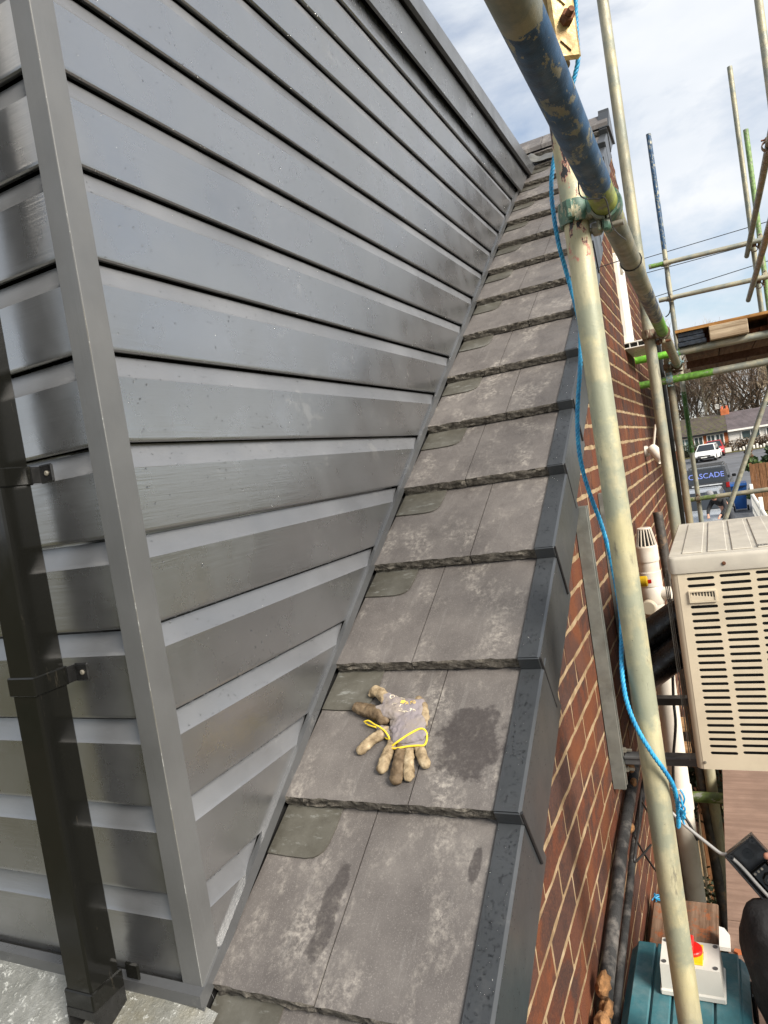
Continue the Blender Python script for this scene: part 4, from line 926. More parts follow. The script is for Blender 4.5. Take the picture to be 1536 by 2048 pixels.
for i in range(16):
    a = i*math.pi/8; d = Vector((math.cos(a), math.sin(a), 0)); m1 = MB(); m1.tube([Vector((PX, PY, -.448))+d*.0415, Vector((PX, PY, -.378))+d*.027], .0028, 5); m1.build('cowl_bar', 'white_plastic', cwo)
mb = MB(); mb.lathe([(.034, -.449), (.022, -.383)], 16, Matrix.Translation((PX, PY, 0))); mb.build('cowl_inside', 'dark_inside', cwo)
# small red and yellow valve on the wall
VS = thing('valve_switch', 'small yellow and red knob beside the white vent pipe', 'switch', tuple(onY(1285, 1165, 2.95)))
c = onY(1287, 1163, 2.95)
mb = MB(); mb.lathe([(.020, -.02), (.022, -.012), (.022, .012), (.018, .016), (0, .016)], 18, Matrix.Translation(c) @ Matrix.Rotation(math.pi/2, 4, 'Y')); kb = mb.build('collar', 'yellow_plastic', VS, smooth=30)
mb = MB(); mb.box((c.x+.016, c.y-.004, c.z-.010), (c.x+.030, c.y+.004, c.z+.006), .002); mb.build('lever', 'red_plastic', VS)
# old steel tube leaning by the wall
a = onY(1315, 1024, 3.55); b_ = onY(1352, 1105, 3.30); d = (b_-a)*9
mb = MB(); mb.pipe(a, (a.x+.10, a.y-.35, GZ), .0225, .0185, 22); o = mb.build('steel_tube', 'old_tube', smooth=40); tag(o, 'dark rusty open ended steel tube leaning near the brick wall', 'steel tube')
# white spotlight on the wall
SPT = thing('wall_light', 'small white spotlight on an arm fixed to the brick gable', 'spotlight', tuple(onX(1291, 905, WX)))
c = onX(1291, 903, WX+.004)
mb = MB(); mb.lathe([(.036, 0), (.036, .016), (.03, .022), (0, .022)], 18, Matrix.Translation((WX+.001, c.y, c.z)) @ Matrix.Rotation(math.pi/2, 4, 'Y')); mb.build('mount', 'white_plastic', SPT, smooth=30)
h0 = Vector((WX+.022, c.y, c.z)); h1 = h0+Vector((.035, -.03, .0))
mb = MB(); mb.tube([h0, h1], .012, 10); mb.build('arm', 'white_plastic', SPT)
mb = MB(); Md = Vector((.42, -.25, -.55)).normalized(); Mq = Md.to_track_quat('Z', 'Y').to_matrix().to_4x4(); mb.lathe([(0, -.03), (.026, -.03), (.031, -.02), (.040, .085), (.036, .087), (.034, .08), (0, .07)], 22, Matrix.Translation(h1) @ Mq); mb.build('head', 'white_plastic', SPT, smooth=35)
mb = MB(); mb.tube([h1+Vector((0, 0, .02)), h1+Vector((.03, .0, .16))], .007, 8); mb.build('stem', 'white_plastic', SPT)
# black round downpipe at the far corner of the house
mb = MB(); mb.tube([(WX+.05, 6.93, GZ), (WX+.05, 6.93, .95)], .034, 16); o = mb.build('downpipe', 'black_gloss', smooth=40); tag(o, 'round black downpipe at the far corner of the brick gable', 'downpipe')
# lagged pipes down the wall
for nm, offy, r, lab in (('lagged_pipe', 0, .0170, 'thick black lagged refrigerant pipe clipped to the brick wall'), ('lagged_pipe', 1, .0105, 'thin black lagged pipe running beside the thicker one')):
    base = [(1268, 1545), (1256, 1620), (1243, 1700), (1234, 1790), (1223, 1880), (1213, 1970), (1206, 2060), (1200, 2160)]
    pts = [onX(px+(24 if offy else 0), py, WX+(.024 if not offy else .030)) for px, py in base]
    pts = [pts[0]+Vector((.0, .06, .03))]+pts
    mb = MB(); mb.tube(smoothpath(pts, 6), r, 14); o = mb.build(nm, 'foam_lagging', smooth=60); tag(o, lab, 'pipe', 'lagged pipes')
for i, (px, py) in enumerate(((1262, 1535), (1266, 1565), (1262, 1655), (1206, 1970), (1212, 2020), (1204, 2045))):
    c = onX(px, py, WX+.03); mb = MB(); vs0 = MB(); vs0.ell((0, 0, 0), (.010, .018, .014) if i < 3 else (.016, .028, .022), nu=10, nv=7)
    mb.add([c+v*(1+.6*noise.noise(v*70+Vector((i*5, 0, 0)))) for v in vs0.v], vs0.f); o = mb.build('foam_lump', 'sealant', smooth=70); tag(o, ['brown sealant lump at the foot of the grey rail', 'brown sealant lump on top of the lagged pipes', 'small brown sealant lump midway down the lagged pipes', 'upper of the brown sealant lumps low on the lagged pipes', 'large brown sealant lump low on the lagged pipes', 'lowest brown sealant lump on the lagged pipes'][i], 'sealant', 'sealant lumps on the lagged pipes')
cables = [([(1283, 1580, 2.0), (1276, 1660, 1.85), (1268, 1720, 1.75), (1280, 1715, 1.8), (1302, 1690, 1.9)], .003, 'thin black cable looping off the lagged pipes'), ([(1282, 1600, 2.0), (1300, 1630, 2.1), (1318, 1650, 2.2)], .003, 'thin black cable crossing the bricks behind the upright'), ([(1268, 1672, 1.9), (1290, 1710, 1.95), (1312, 1742, 2.0)], .003, 'black cable dropping from the lagged pipes to the walkway')]
for pl, r, lab in cables:
    mb = MB(); mb.tube(smoothpath([onY(a, b_, c) for a, b_, c in pl], 6), r, 6); o = mb.build('cable', 'cable_black', smooth=60); tag(o, lab, 'cable')
mb = MB(); mb.tube(smoothpath([onY(1344, 1310, 3.02), onY(1347, 1400, 3.0), onY(1351, 1450, 2.98), onY(1346, 1530, 3.0), onY(1352, 1600, 3.02), onY(1380, 1650, 3.0), onY(1395, 1680, 3.0)], 6), .006, 7); o = mb.build('cable', 'cable_black', smooth=60); tag(o, 'black cable hanging down the white vent pipe', 'cable')
# ------------------------------------------------------------------ gloves on the slate
RJ = 1; RO = tail(RJ)
HF = .76
def gp(zx, zy, h, k=HF):
    """point h above the slate under the gloves, from a place in the photograph"""
    d = ray(680+zx/6.982, 1350+zy/6.982); o = RO+EN*h*k; return d*(o.dot(EN)/d.dot(EN))
def blobs(name, mat, parent, chains, flats=(), vox=.0022, it=6):
    mb = MB()
    for pts, rr in chains:
        P = [gp(*p, 1) for p in pts]; P = smoothpath(P, 4) if len(P) > 2 else P
        R = rr if not hasattr(rr, '__len__') else [rr[0]+(rr[1]-rr[0])*i/(len(P)-1) for i in range(len(P))]
        mb.tube(P, R, 12)
        for p, r in ((P[0], R if not hasattr(R, '__len__') else R[0]), (P[-1], R if not hasattr(R, '__len__') else R[-1])): mb.ell(p, (r, r, r), nu=12, nv=8)
    for c, rx, ry, rh, rot in flats:
        F = frame(gp(*c, 1), EX, ES, EN) @ Matrix.Rotation(math.radians(rot), 4, 'Z'); mb.ell((0, 0, 0), (rx, ry, rh), F, nu=20, nv=12)
    mb.v = [v-EN*((v-RO).dot(EN)*(1-HF)) for v in mb.v]           # limp cloth lies flatter than a hand
    o = mb.build(name, mat, parent, fix=False)
    m = o.modifiers.new('remesh', 'REMESH'); m.mode = 'VOXEL'; m.voxel_size = vox; m.use_smooth_shade = True
    s_ = o.modifiers.new('smooth', 'SMOOTH'); s_.iterations = it; s_.factor = .5
    tx = bpy.data.textures.get('crease') or bpy.data.textures.new('crease', 'CLOUDS'); tx.noise_scale = .011
    dm = o.modifiers.new('crease', 'DISPLACE'); dm.texture = tx; dm.strength = .0058; dm.mid_level = .5; dm.texture_coords = 'GLOBAL'
    return o
G1 = thing('work_glove', 'tan coated work glove lying underneath with its fingers spread down the slate', 'glove', tuple(gp(850, 900, 0)), 'pair of work gloves')
blobs('hand', 'glove_fabric', G1, [], [((880, 830, .008), .036, .030, .008, 0), ((650, 800, .009), .034, .014, .010, -28)])
for nm, ch, mt in (('thumb', [((620, 790, .010), (410, 920, .011), (285, 1040, .010)), (.0135, .0115)], 'glove_latex'), ('finger', [((760, 900, .008), (650, 1110, .012), (580, 1285, .011)), (.0125, .0128)], 'glove_latex'),
                   ('finger', [((870, 920, .008), (805, 1240, .015), (775, 1440, .012)), (.0125, .0138)], 'glove_latex_brown'), ('finger', [((970, 920, .008), (955, 1230, .012), (958, 1395, .011)), (.0115, .0118)], 'glove_latex'), ('finger', [((1060, 900, .008), (1140, 1120, .012), (1190, 1225, .011)), (.0115, .0118)], 'glove_latex')):
    blobs(nm, mt, G1, [ch])
def rim(parent, pts, r=.0019):
    mb = MB(); P = smoothpath([gp(*p) for p in pts]+[gp(*pts[0])], 5)[:-1]; mb.tube(P, r, 8, closed=True); return mb.build('cuff_rim', 'glove_rim', parent, smooth=60)
rim(G1, [(340, 650, .016), (400, 640, .022), (480, 690, .026), (560, 730, .026), (640, 800, .024), (690, 890, .018), (640, 880, .010), (580, 800, .008), (520, 740, .007), (400, 700, .006)])
G2 = thing('work_glove', 'grey fabric work glove with yellow cuff and printed back lying on top', 'glove', tuple(gp(930, 560, 0)), 'pair of work gloves')
blobs('hand', 'glove_fabric', G2, [[((780, 500, .020), (650, 500, .020), (520, 500, .019)), (.022, .017)], [((760, 380, .020), (680, 340, .020), (600, 280, .021)), (.018, .014)], [((1050, 420, .018), (1120, 380, .017)), (.016, .012)]], [((930, 470, .020), .041, .033, .014, -10), ((940, 680, .022), .041, .034, .014, 0), ((950, 830, .022), .040, .020, .012, 8)], it=9)
blobs('finger', 'glove_latex_brown', G2, [[((560, 530, .020), (400, 480, .018), (240, 440, .016)), (.018, .0145)]], [((600, 590, .018), .018, .016, .012, 20)])
blobs('finger', 'glove_latex', G2, [[((650, 330, .020), (560, 240, .022), (480, 200, .020)), (.015, .013)], [((480, 200, .018), (440, 250, .012)), (.012, .010)]])
blobs('finger', 'glove_latex', G2, [[((1090, 330, .016), (1160, 440, .015), (1175, 590, .014)), (.011, .010)], [((1180, 590, .010), (1190, 680, .008)), (.007, .006)]])
rl = [(710, 1005, .016), (780, 950, .026), (880, 880, .032), (1000, 805, .034), (1120, 750, .032), (1190, 775, .026), (1215, 870, .018), (1180, 975, .020), (1080, 985, .022), (950, 995, .023), (820, 1020, .022), (740, 1025, .018)]
rim(G2, rl, .0022)
mb = MB(); P = [gp(*p) for p in rl]; cc = gp(980, 905, .020); back = [p.lerp(cc, .12)-EN*.001+ES*.010 for p in P]; n_ = len(P)
mb.add(P+back+[gp(960, 790, .020)], [(i, (i+1) % n_, n_+(i+1) % n_, n_+i) for i in range(n_)]+[(n_+i, n_+(i+1) % n_, 2*n_) for i in range(n_)]); mb.build('cuff_lining', 'glove_inside', G2, smooth=60)
sh = MB(); top = [(700, 700, .024), (800, 700, .036), (950, 700, .037), (1100, 700, .034), (1195, 720, .022)]
edge = [(708, 1003, .017), (800, 938, .029), (960, 832, .035), (1110, 752, .033), (1195, 778, .026)]
low = [(690, 600, .014), (820, 560, .034), (950, 560, .036), (1090, 580, .032), (1190, 640, .014)]
sh.add([gp(*p) for p in low+top+edge], [(r*5+i, r*5+i+1, (r+1)*5+i+1, (r+1)*5+i) for r in range(2) for i in range(4)]); so_ = sh.build('cuff', 'glove_fabric', G2, smooth=80)
sm = so_.modifiers.new('sub', 'SUBSURF'); sm.levels = sm.render_levels = 2
# the print on the back of the glove: flat lettering wrapped over the cloth
def printed(body, zx, zy, size, mat, rot=0, h=.0365):
    c = gp(zx, zy, h); F = frame(c, EX, ES, EN) @ Matrix.Rotation(math.radians(rot), 4, 'Z') @ Matrix.Rotation(math.radians(0), 4, 'X')
    o = text_mesh('print', body, size, F, mat, G2, .0003); s = o.modifiers.new('wrap', 'SHRINKWRAP'); s.target = HAND2; s.wrap_method = 'PROJECT'; s.use_project_z = False; s.wrap_method = 'NEAREST_SURFACEPOINT'; s.offset = .0006; return o
HAND2 = [c for c in G2.children if c.name.startswith('hand')][0]
printed('ATG', 985, 375, .0125, 'print_yellow', 6); printed('CUT', 790, 420, .0125, 'print_cream', -8); printed('7', 985, 478, .010, 'print_cream', 4)
for i, (zx, zy, w_, r0) in enumerate(((830, 470, .016, -8), (850, 500, .020, -10), (1035, 465, .008, 4), (1035, 485, .008, 4), (760, 345, .012, -6), (730, 250, .012, 12), (850, 250, .016, -4), (920, 500, .012, -8))):
    mb = MB(); F = frame(gp(zx, zy, .036), EX, ES, EN) @ Matrix.Rotation(math.radians(r0), 4, 'Z')
    for q in range(6): mb.box((-w_/2+w_/6*q, -.0007, -.0002), (-w_/2+w_/6*(q+.72), .0007, .0002), 0, F)
    o = mb.build('print', 'print_cream', G2); s = o.modifiers.new('wrap', 'SHRINKWRAP'); s.target = HAND2; s.wrap_method = 'NEAREST_SURFACEPOINT'; s.offset = .0006
def ringprint(zx, zy, r0, r1, mat, n=16, petals=0):
    mb = MB(); F = frame(gp(zx, zy, .036), EX, ES, EN); vs = []
    for i in range(n):
        a = 2*math.pi*i/n; k = 1+petals*.25*math.cos(5*a); vs += [(r0*k*math.cos(a), r0*k*math.sin(a), 0), (r1*k*math.cos(a), r1*k*math.sin(a), 0)]
    mb.add(vs, [(2*i, 2*i+1, 2*((i+1) % n)+1, 2*((i+1) % n)) for i in range(n)], F); o = mb.build('print', mat, G2); s = o.modifiers.new('wrap', 'SHRINKWRAP'); s.target = HAND2; s.wrap_method = 'NEAREST_SURFACEPOINT'; s.offset = .0006
ringprint(880, 355, .0, .0058, 'print_yellow', 20, 1); ringprint(730, 295, .0045, .0062, 'print_cream', 16)

# ------------------------------------------------------------------ people
def skin_mesh(name, mat, joints, edges, parent=None, origin=(0, 0, 0), sub=2):
    """one continuous surface grown round a skeleton: joints {name: (point, radius)}"""
    names = list(joints); ix = {n: i for i, n in enumerate(names)}; O = Vector(origin)
    me = bpy.data.meshes.new(name); me.from_pydata([tuple(Vector(joints[n][0])-O) for n in names], [(ix[a], ix[b]) for a, b in edges], [])
    me.materials.append(MATS[mat]); o = bpy.data.objects.new(name, me); COL.objects.link(o)
    bm = bmesh.new(); bm.from_mesh(me); ly = bm.verts.layers.skin.verify(); bm.verts.ensure_lookup_table()
    for n in names:
        r = joints[n][1]; d = bm.verts[ix[n]][ly]; d.radius = r if hasattr(r, '__len__') else (r, r); d.use_root = (ix[n] == 0)
    bm.to_mesh(me); bm.free()
    m = o.modifiers.new('skin', 'SKIN'); m.use_smooth_shade = True; m.branch_smoothing = .4
    s = o.modifiers.new('sub', 'SUBSURF'); s.levels = s.render_levels = sub
    if parent: o.parent = parent; o.location = O-world_of(parent)
    else: o.location = O
    WL[o.name] = O; return o
# seated worker: only knee and thumb reach into the picture
W0 = (.42, 1.55, -1.562)
J = {'pelvis': ((.44, 1.52, -1.43), (.13, .11)), 'waist': ((.45, 1.50, -1.22), (.12, .095)), 'chest': ((.43, 1.52, -1.02), (.15, .105)), 'neck0': ((.41, 1.55, -.88), .06), 'neck': ((.40, 1.57, -.82), .050), 'head0': ((.37, 1.60, -.74), .072), 'head1': ((.36, 1.61, -.65), .085), 'head2': ((.365, 1.60, -.59), .055), 'nose': ((.285, 1.64, -.69), .014),
     'hipL': ((.36, 1.64, -1.40), .085), 'kneeL': ((-.042, 1.72, -1.135), .072), 'ankL': ((.12, 1.58, -1.50), .040), 'toeL': ((.02, 1.52, -1.53), .032), 'hipR': ((.36, 1.42, -1.42), .085), 'kneeR': ((.10, 1.10, -1.20), .060), 'ankR': ((.26, 1.02, -1.50), .040), 'toeR': ((.15, .95, -1.53), .032),
     'shL': ((.44, 1.69, -.94), .058), 'elL': ((.34, 1.86, -1.14), .040), 'wrL': ((.12, 1.81, -1.03), .027), 'shR': ((.40, 1.36, -.94), .058), 'elR': ((.27, 1.30, -1.16), .040), 'wrR': ((.12, 1.50, -1.12), .027)}
E_ = [('pelvis', 'waist'), ('waist', 'chest'), ('chest', 'neck0'), ('neck0', 'neck'), ('neck', 'head0'), ('head0', 'head1'), ('head1', 'head2'), ('head0', 'nose'), ('pelvis', 'hipL'), ('hipL', 'kneeL'), ('kneeL', 'ankL'), ('ankL', 'toeL'), ('pelvis', 'hipR'), ('hipR', 'kneeR'), ('kneeR', 'ankR'), ('ankR', 'toeR'), ('chest', 'shL'), ('shL', 'elL'), ('elL', 'wrL'), ('chest', 'shR'), ('shR', 'elR'), ('elR', 'wrR')]
def add_hand(J, E_, w, k0, palm, tips, thumb, r=.0085):
    J['palm'+w] = (palm, (.030, .016)); E_.append(('wr'+w, 'palm'+w))
    for i, (kn, mid, tp_) in enumerate(tips):
        J['k%s%d' % (w, i)] = (kn, r*1.1); J['m%s%d' % (w, i)] = (mid, r); J['t%s%d' % (w, i)] = (tp_, r*.82); E_ += [('palm'+w, 'k%s%d' % (w, i)), ('k%s%d' % (w, i), 'm%s%d' % (w, i)), ('m%s%d' % (w, i), 't%s%d' % (w, i))]
    J['th0'+w] = (thumb[0], r*1.35); J['th1'+w] = (thumb[1], r*1.15); J['th2'+w] = (thumb[2], r*.95); E_ += [('palm'+w, 'th0'+w), ('th0'+w, 'th1'+w), ('th1'+w, 'th2'+w)]
tA = onY(1526, 1712, 1.735); tB = onY(1545, 1713, 1.74)
pl = Vector((.075, 1.795, -1.035))
add_hand(J, E_, 'L', 0, pl, [(pl+Vector((-.045, .012, .018-.018*i)), pl+Vector((-.068, .004-.004*i, .006-.020*i)), pl+Vector((-.075, -.012, -.012-.021*i))) for i in range(4)], [pl+Vector((-.010, -.016, .026)), tB+Vector((.018, .0, .002)), tA])
pr = Vector((.085, 1.52, -1.14)); add_hand(J, E_, 'R', 0, pr, [(pr+Vector((-.035, .03-.018*i, .005)), pr+Vector((-.055, .045-.018*i, -.012)), pr+Vector((-.05, .05-.018*i, -.035))) for i in range(4)], [pr+Vector((-.02, .03, .018)), pr+Vector((-.035, .05, .010)), pr+Vector((-.048, .06, 0))])
WK = skin_mesh('person', 'skin', J, E_, origin=W0); tag(WK, 'worker in black trousers seated on the walkway holding an open black box', 'person')
def grow(names, k): return {n: (J[n][0], tuple(v*k for v in J[n][1]) if hasattr(J[n][1], '__len__') else J[n][1]*k) for n in names}
Jt = grow(['pelvis', 'waist', 'hipL', 'kneeL', 'ankL', 'hipR', 'kneeR', 'ankR'], 1.22); Jt['kneeL'] = (J['kneeL'][0], .112); Jt['ankL'] = (J['ankL'][0], .085); Jt['ankR'] = (J['ankR'][0], .066); Jt['hipL'] = (J['hipL'][0], .125)
tr = skin_mesh('trousers', 'cloth_black', Jt, [('pelvis', 'waist'), ('pelvis', 'hipL'), ('hipL', 'kneeL'), ('kneeL', 'ankL'), ('pelvis', 'hipR'), ('hipR', 'kneeR'), ('kneeR', 'ankR')], WK, W0, 3)
tx = bpy.data.textures.new('folds', 'CLOUDS'); tx.noise_scale = .05; dm = tr.modifiers.new('folds', 'DISPLACE'); dm.texture = tx; dm.strength = .018; dm.texture_coords = 'GLOBAL'
skin_mesh('jacket', 'cloth_dark', grow(['waist', 'chest', 'neck0', 'shL', 'elL', 'wrL', 'shR', 'elR', 'wrR'], 1.2), [('waist', 'chest'), ('chest', 'neck0'), ('chest', 'shL'), ('shL', 'elL'), ('elL', 'wrL'), ('chest', 'shR'), ('shR', 'elR'), ('elR', 'wrR')], WK, W0)
skin_mesh('boot', 'black_plastic', grow(['ankL', 'toeL'], 1.3), [('ankL', 'toeL')], WK, W0); skin_mesh('boot', 'black_plastic', grow(['ankR', 'toeR'], 1.3), [('ankR', 'toeR')], WK, W0)
mb = MB(); mb.ell((.385, 1.60, -.625), (.098, .092, .085), nu=16, nv=10); mb.build('hair', 'hair_grey', WK, smooth=60)
for s_ in (-1, 1): MB().ell((.289, 1.632+.03*s_, -.655), (.008, .010, .008), nu=10, nv=7).build('eye', 'upvc', WK, smooth=60)
# open black switch box in the worker's hand
bA = onY(1449, 1714, 1.755); bB = onY(1504, 1670, 1.775); e1 = (bB-bA).normalized(); e2 = Vector((.50, -.28, -.80)); e2 = (e2-e1*e2.dot(e1)).normalized(); nn = e1.cross(e2); nn = nn if nn.y < 0 else -nn
w_, l_, dp = (bB-bA).length, .19, .05
F = frame(bA, e1, e2, nn)
BX = thing('switch_enclosure', 'open black electrical enclosure with white cable held in the hand', 'enclosure', tuple(bA-nn*dp))
mb = MB(); t_ = .004
mb.box((0, 0, -dp), (w_, l_, -dp+t_), 0, F); mb.box((0, 0, -dp+t_), (t_, l_, 0), .001, F); mb.box((w_-t_, 0, -dp+t_), (w_, l_, 0), .001, F); mb.box((t_, 0, -dp+t_), (w_-t_, t_, 0), .001, F); mb.box((t_, l_-t_, -dp+t_), (w_-t_, l_, 0), .001, F); mb.build('shell', 'black_plastic', BX)
for a, b_ in ((.010, .010), (w_-.010, .010), (.010, l_-.012), (w_-.010, l_-.012)): MB().lathe([(.006, -dp+t_), (.006, -.006), (.003, -.006), (.003, -.012), (0, -.012)], 14, F @ Matrix.Translation((a, b_, 0))).build('screw_post', 'black_plastic', BX, smooth=40)
mb = MB(); mb.box((.018, .058, -dp+t_), (w_-.020, .128, -.018), .004, F); sw = mb.build('switch_body', 'black_gloss', BX)
mb = MB(); mb.lathe([(.017, 0), (.017, .006), (.013, .010), (0, .010)], 8, F @ Matrix.Translation((w_*.52, .092, -.018))); mb.build('switch_hub', 'black_gloss', sw)
mb = MB(); mb.lathe([(.006, .010), (.006, .013), (0, .013)], 14, F @ Matrix.Translation((w_*.52, .092, -.018))); mb.build('spindle', 'bolt_steel', sw)
for i in range(6):
    MB().lathe([(.003, 0), (.003, .002), (0, .002)], 10, F @ Matrix.Translation((.026+.010*(i % 3), .066 if i < 3 else .12, -.018))).build('terminal_screw', 'bolt_steel', sw)
MB().lathe([(.012, -dp+t_), (.012, -dp+t_+.003), (.004, -dp+t_+.003), (.004, -dp+t_+.006), (0, -dp+t_+.006)], 16, F @ Matrix.Translation((w_*.5, .030, 0))).build('knockout', 'black_gloss', BX, smooth=30)
mb = MB(); mb.tube(smoothpath([onY(1340, 1622, 1.80), onY(1372, 1652, 1.79), onY(1410, 1683, 1.785), onY(1440, 1706, 1.78), F @ Vector((.006, .004, -.02)), F @ Vector((.012, .035, -.024)), F @ Vector((.014, .09, -.012)), F @ Vector((.018, .15, -.004)), F @ Vector((.03, .22, .01))], 7), .0042, 10); o = mb.build('cable', 'cable_grey', smooth=60); tag(o, 'pale grey cable running from behind the upright into the black enclosure', 'cable')

# ------------------------------------------------------------------ below the walkway, seen through the gap
def leafclump(mb, c, r, n, size, rnd, flat=1.0):
    for _ in range(n):
        d = Vector((rnd.gauss(0, 1), rnd.gauss(0, 1), rnd.gauss(0, 1)*flat)); d = d.normalized()*r*rnd.random()**.4; p = Vector(c)+d
        a = Vector((rnd.uniform(-1, 1), rnd.uniform(-1, 1), rnd.uniform(-.6, 1))).normalized()*size*rnd.uniform(.6, 1.3); b_ = a.cross(Vector((rnd.uniform(-1, 1), rnd.uniform(-1, 1), rnd.uniform(-1, 1)))).normalized()*size*.32
        mb.add([p-a*.5, p+b_, p+a*.5, p-b_], [(0, 1, 2, 3)])
rl_ = random.Random(11)
def shrub(name, label, base, h, r, mat, n, size, group=None, stem='bark', flat=1):
    o = thing(name, label, 'shrub', base, group); mb = MB()
    for i in range(6): mb.tube([Vector(base), Vector(base)+Vector((rl_.uniform(-r, r)*.5, rl_.uniform(-r, r)*.5, h*.7))], [.02, .006], 5)
    mb.build('stems', stem, o); cm = MB()
    for i in range(9):
        t = rl_.random(); leafclump(cm, Vector(base)+Vector((rl_.uniform(-r, r)*.7, rl_.uniform(-r, r)*.7, h*(.25+.7*t))), r*rl_.uniform(.4, .65), n//9, size, rl_, flat)
    cm.build('foliage', mat, o, fix=False); return o
shrub('conifer_shrub', 'dark evergreen shrub growing in the gap below the walkway', (-.12, 4.1, GZ), 1.75, .34, 'leaf_hedge', 4200, .035)
shrub('conifer_shrub', 'dark evergreen shrub below the inner board by the wall', (-.08, 3.0, GZ), 1.5, .30, 'leaf_hedge', 3200, .035)
FN = thing('slat_fence', 'brown slatted fence panel below the walkway beside the wall', 'fence', (-.1, 4.75, GZ))
for i in range(9):
    MB().box((-.37+.075*i, 4.74, GZ), (-.37+.075*i+.065, 4.765, -1.72), .003).build('slat', 'fence_wood', FN)
MB().box((-.20, 4.70, GZ), (-.165, 4.735, -1.70), .003).build('white_strip', 'upvc', FN)
for i, y in enumerate((3.62, 3.9)):
    mb = MB(); mb.box((-.37, y, -1.60+.02*i), (.35, y+.09, -1.55+.02*i), .004); tag(mb.build('timber_bearer', 'timber'), ['bright timber bearer across the gap under the air conditioner', 'timber bearer across the gap behind the first one'][i], 'timber')

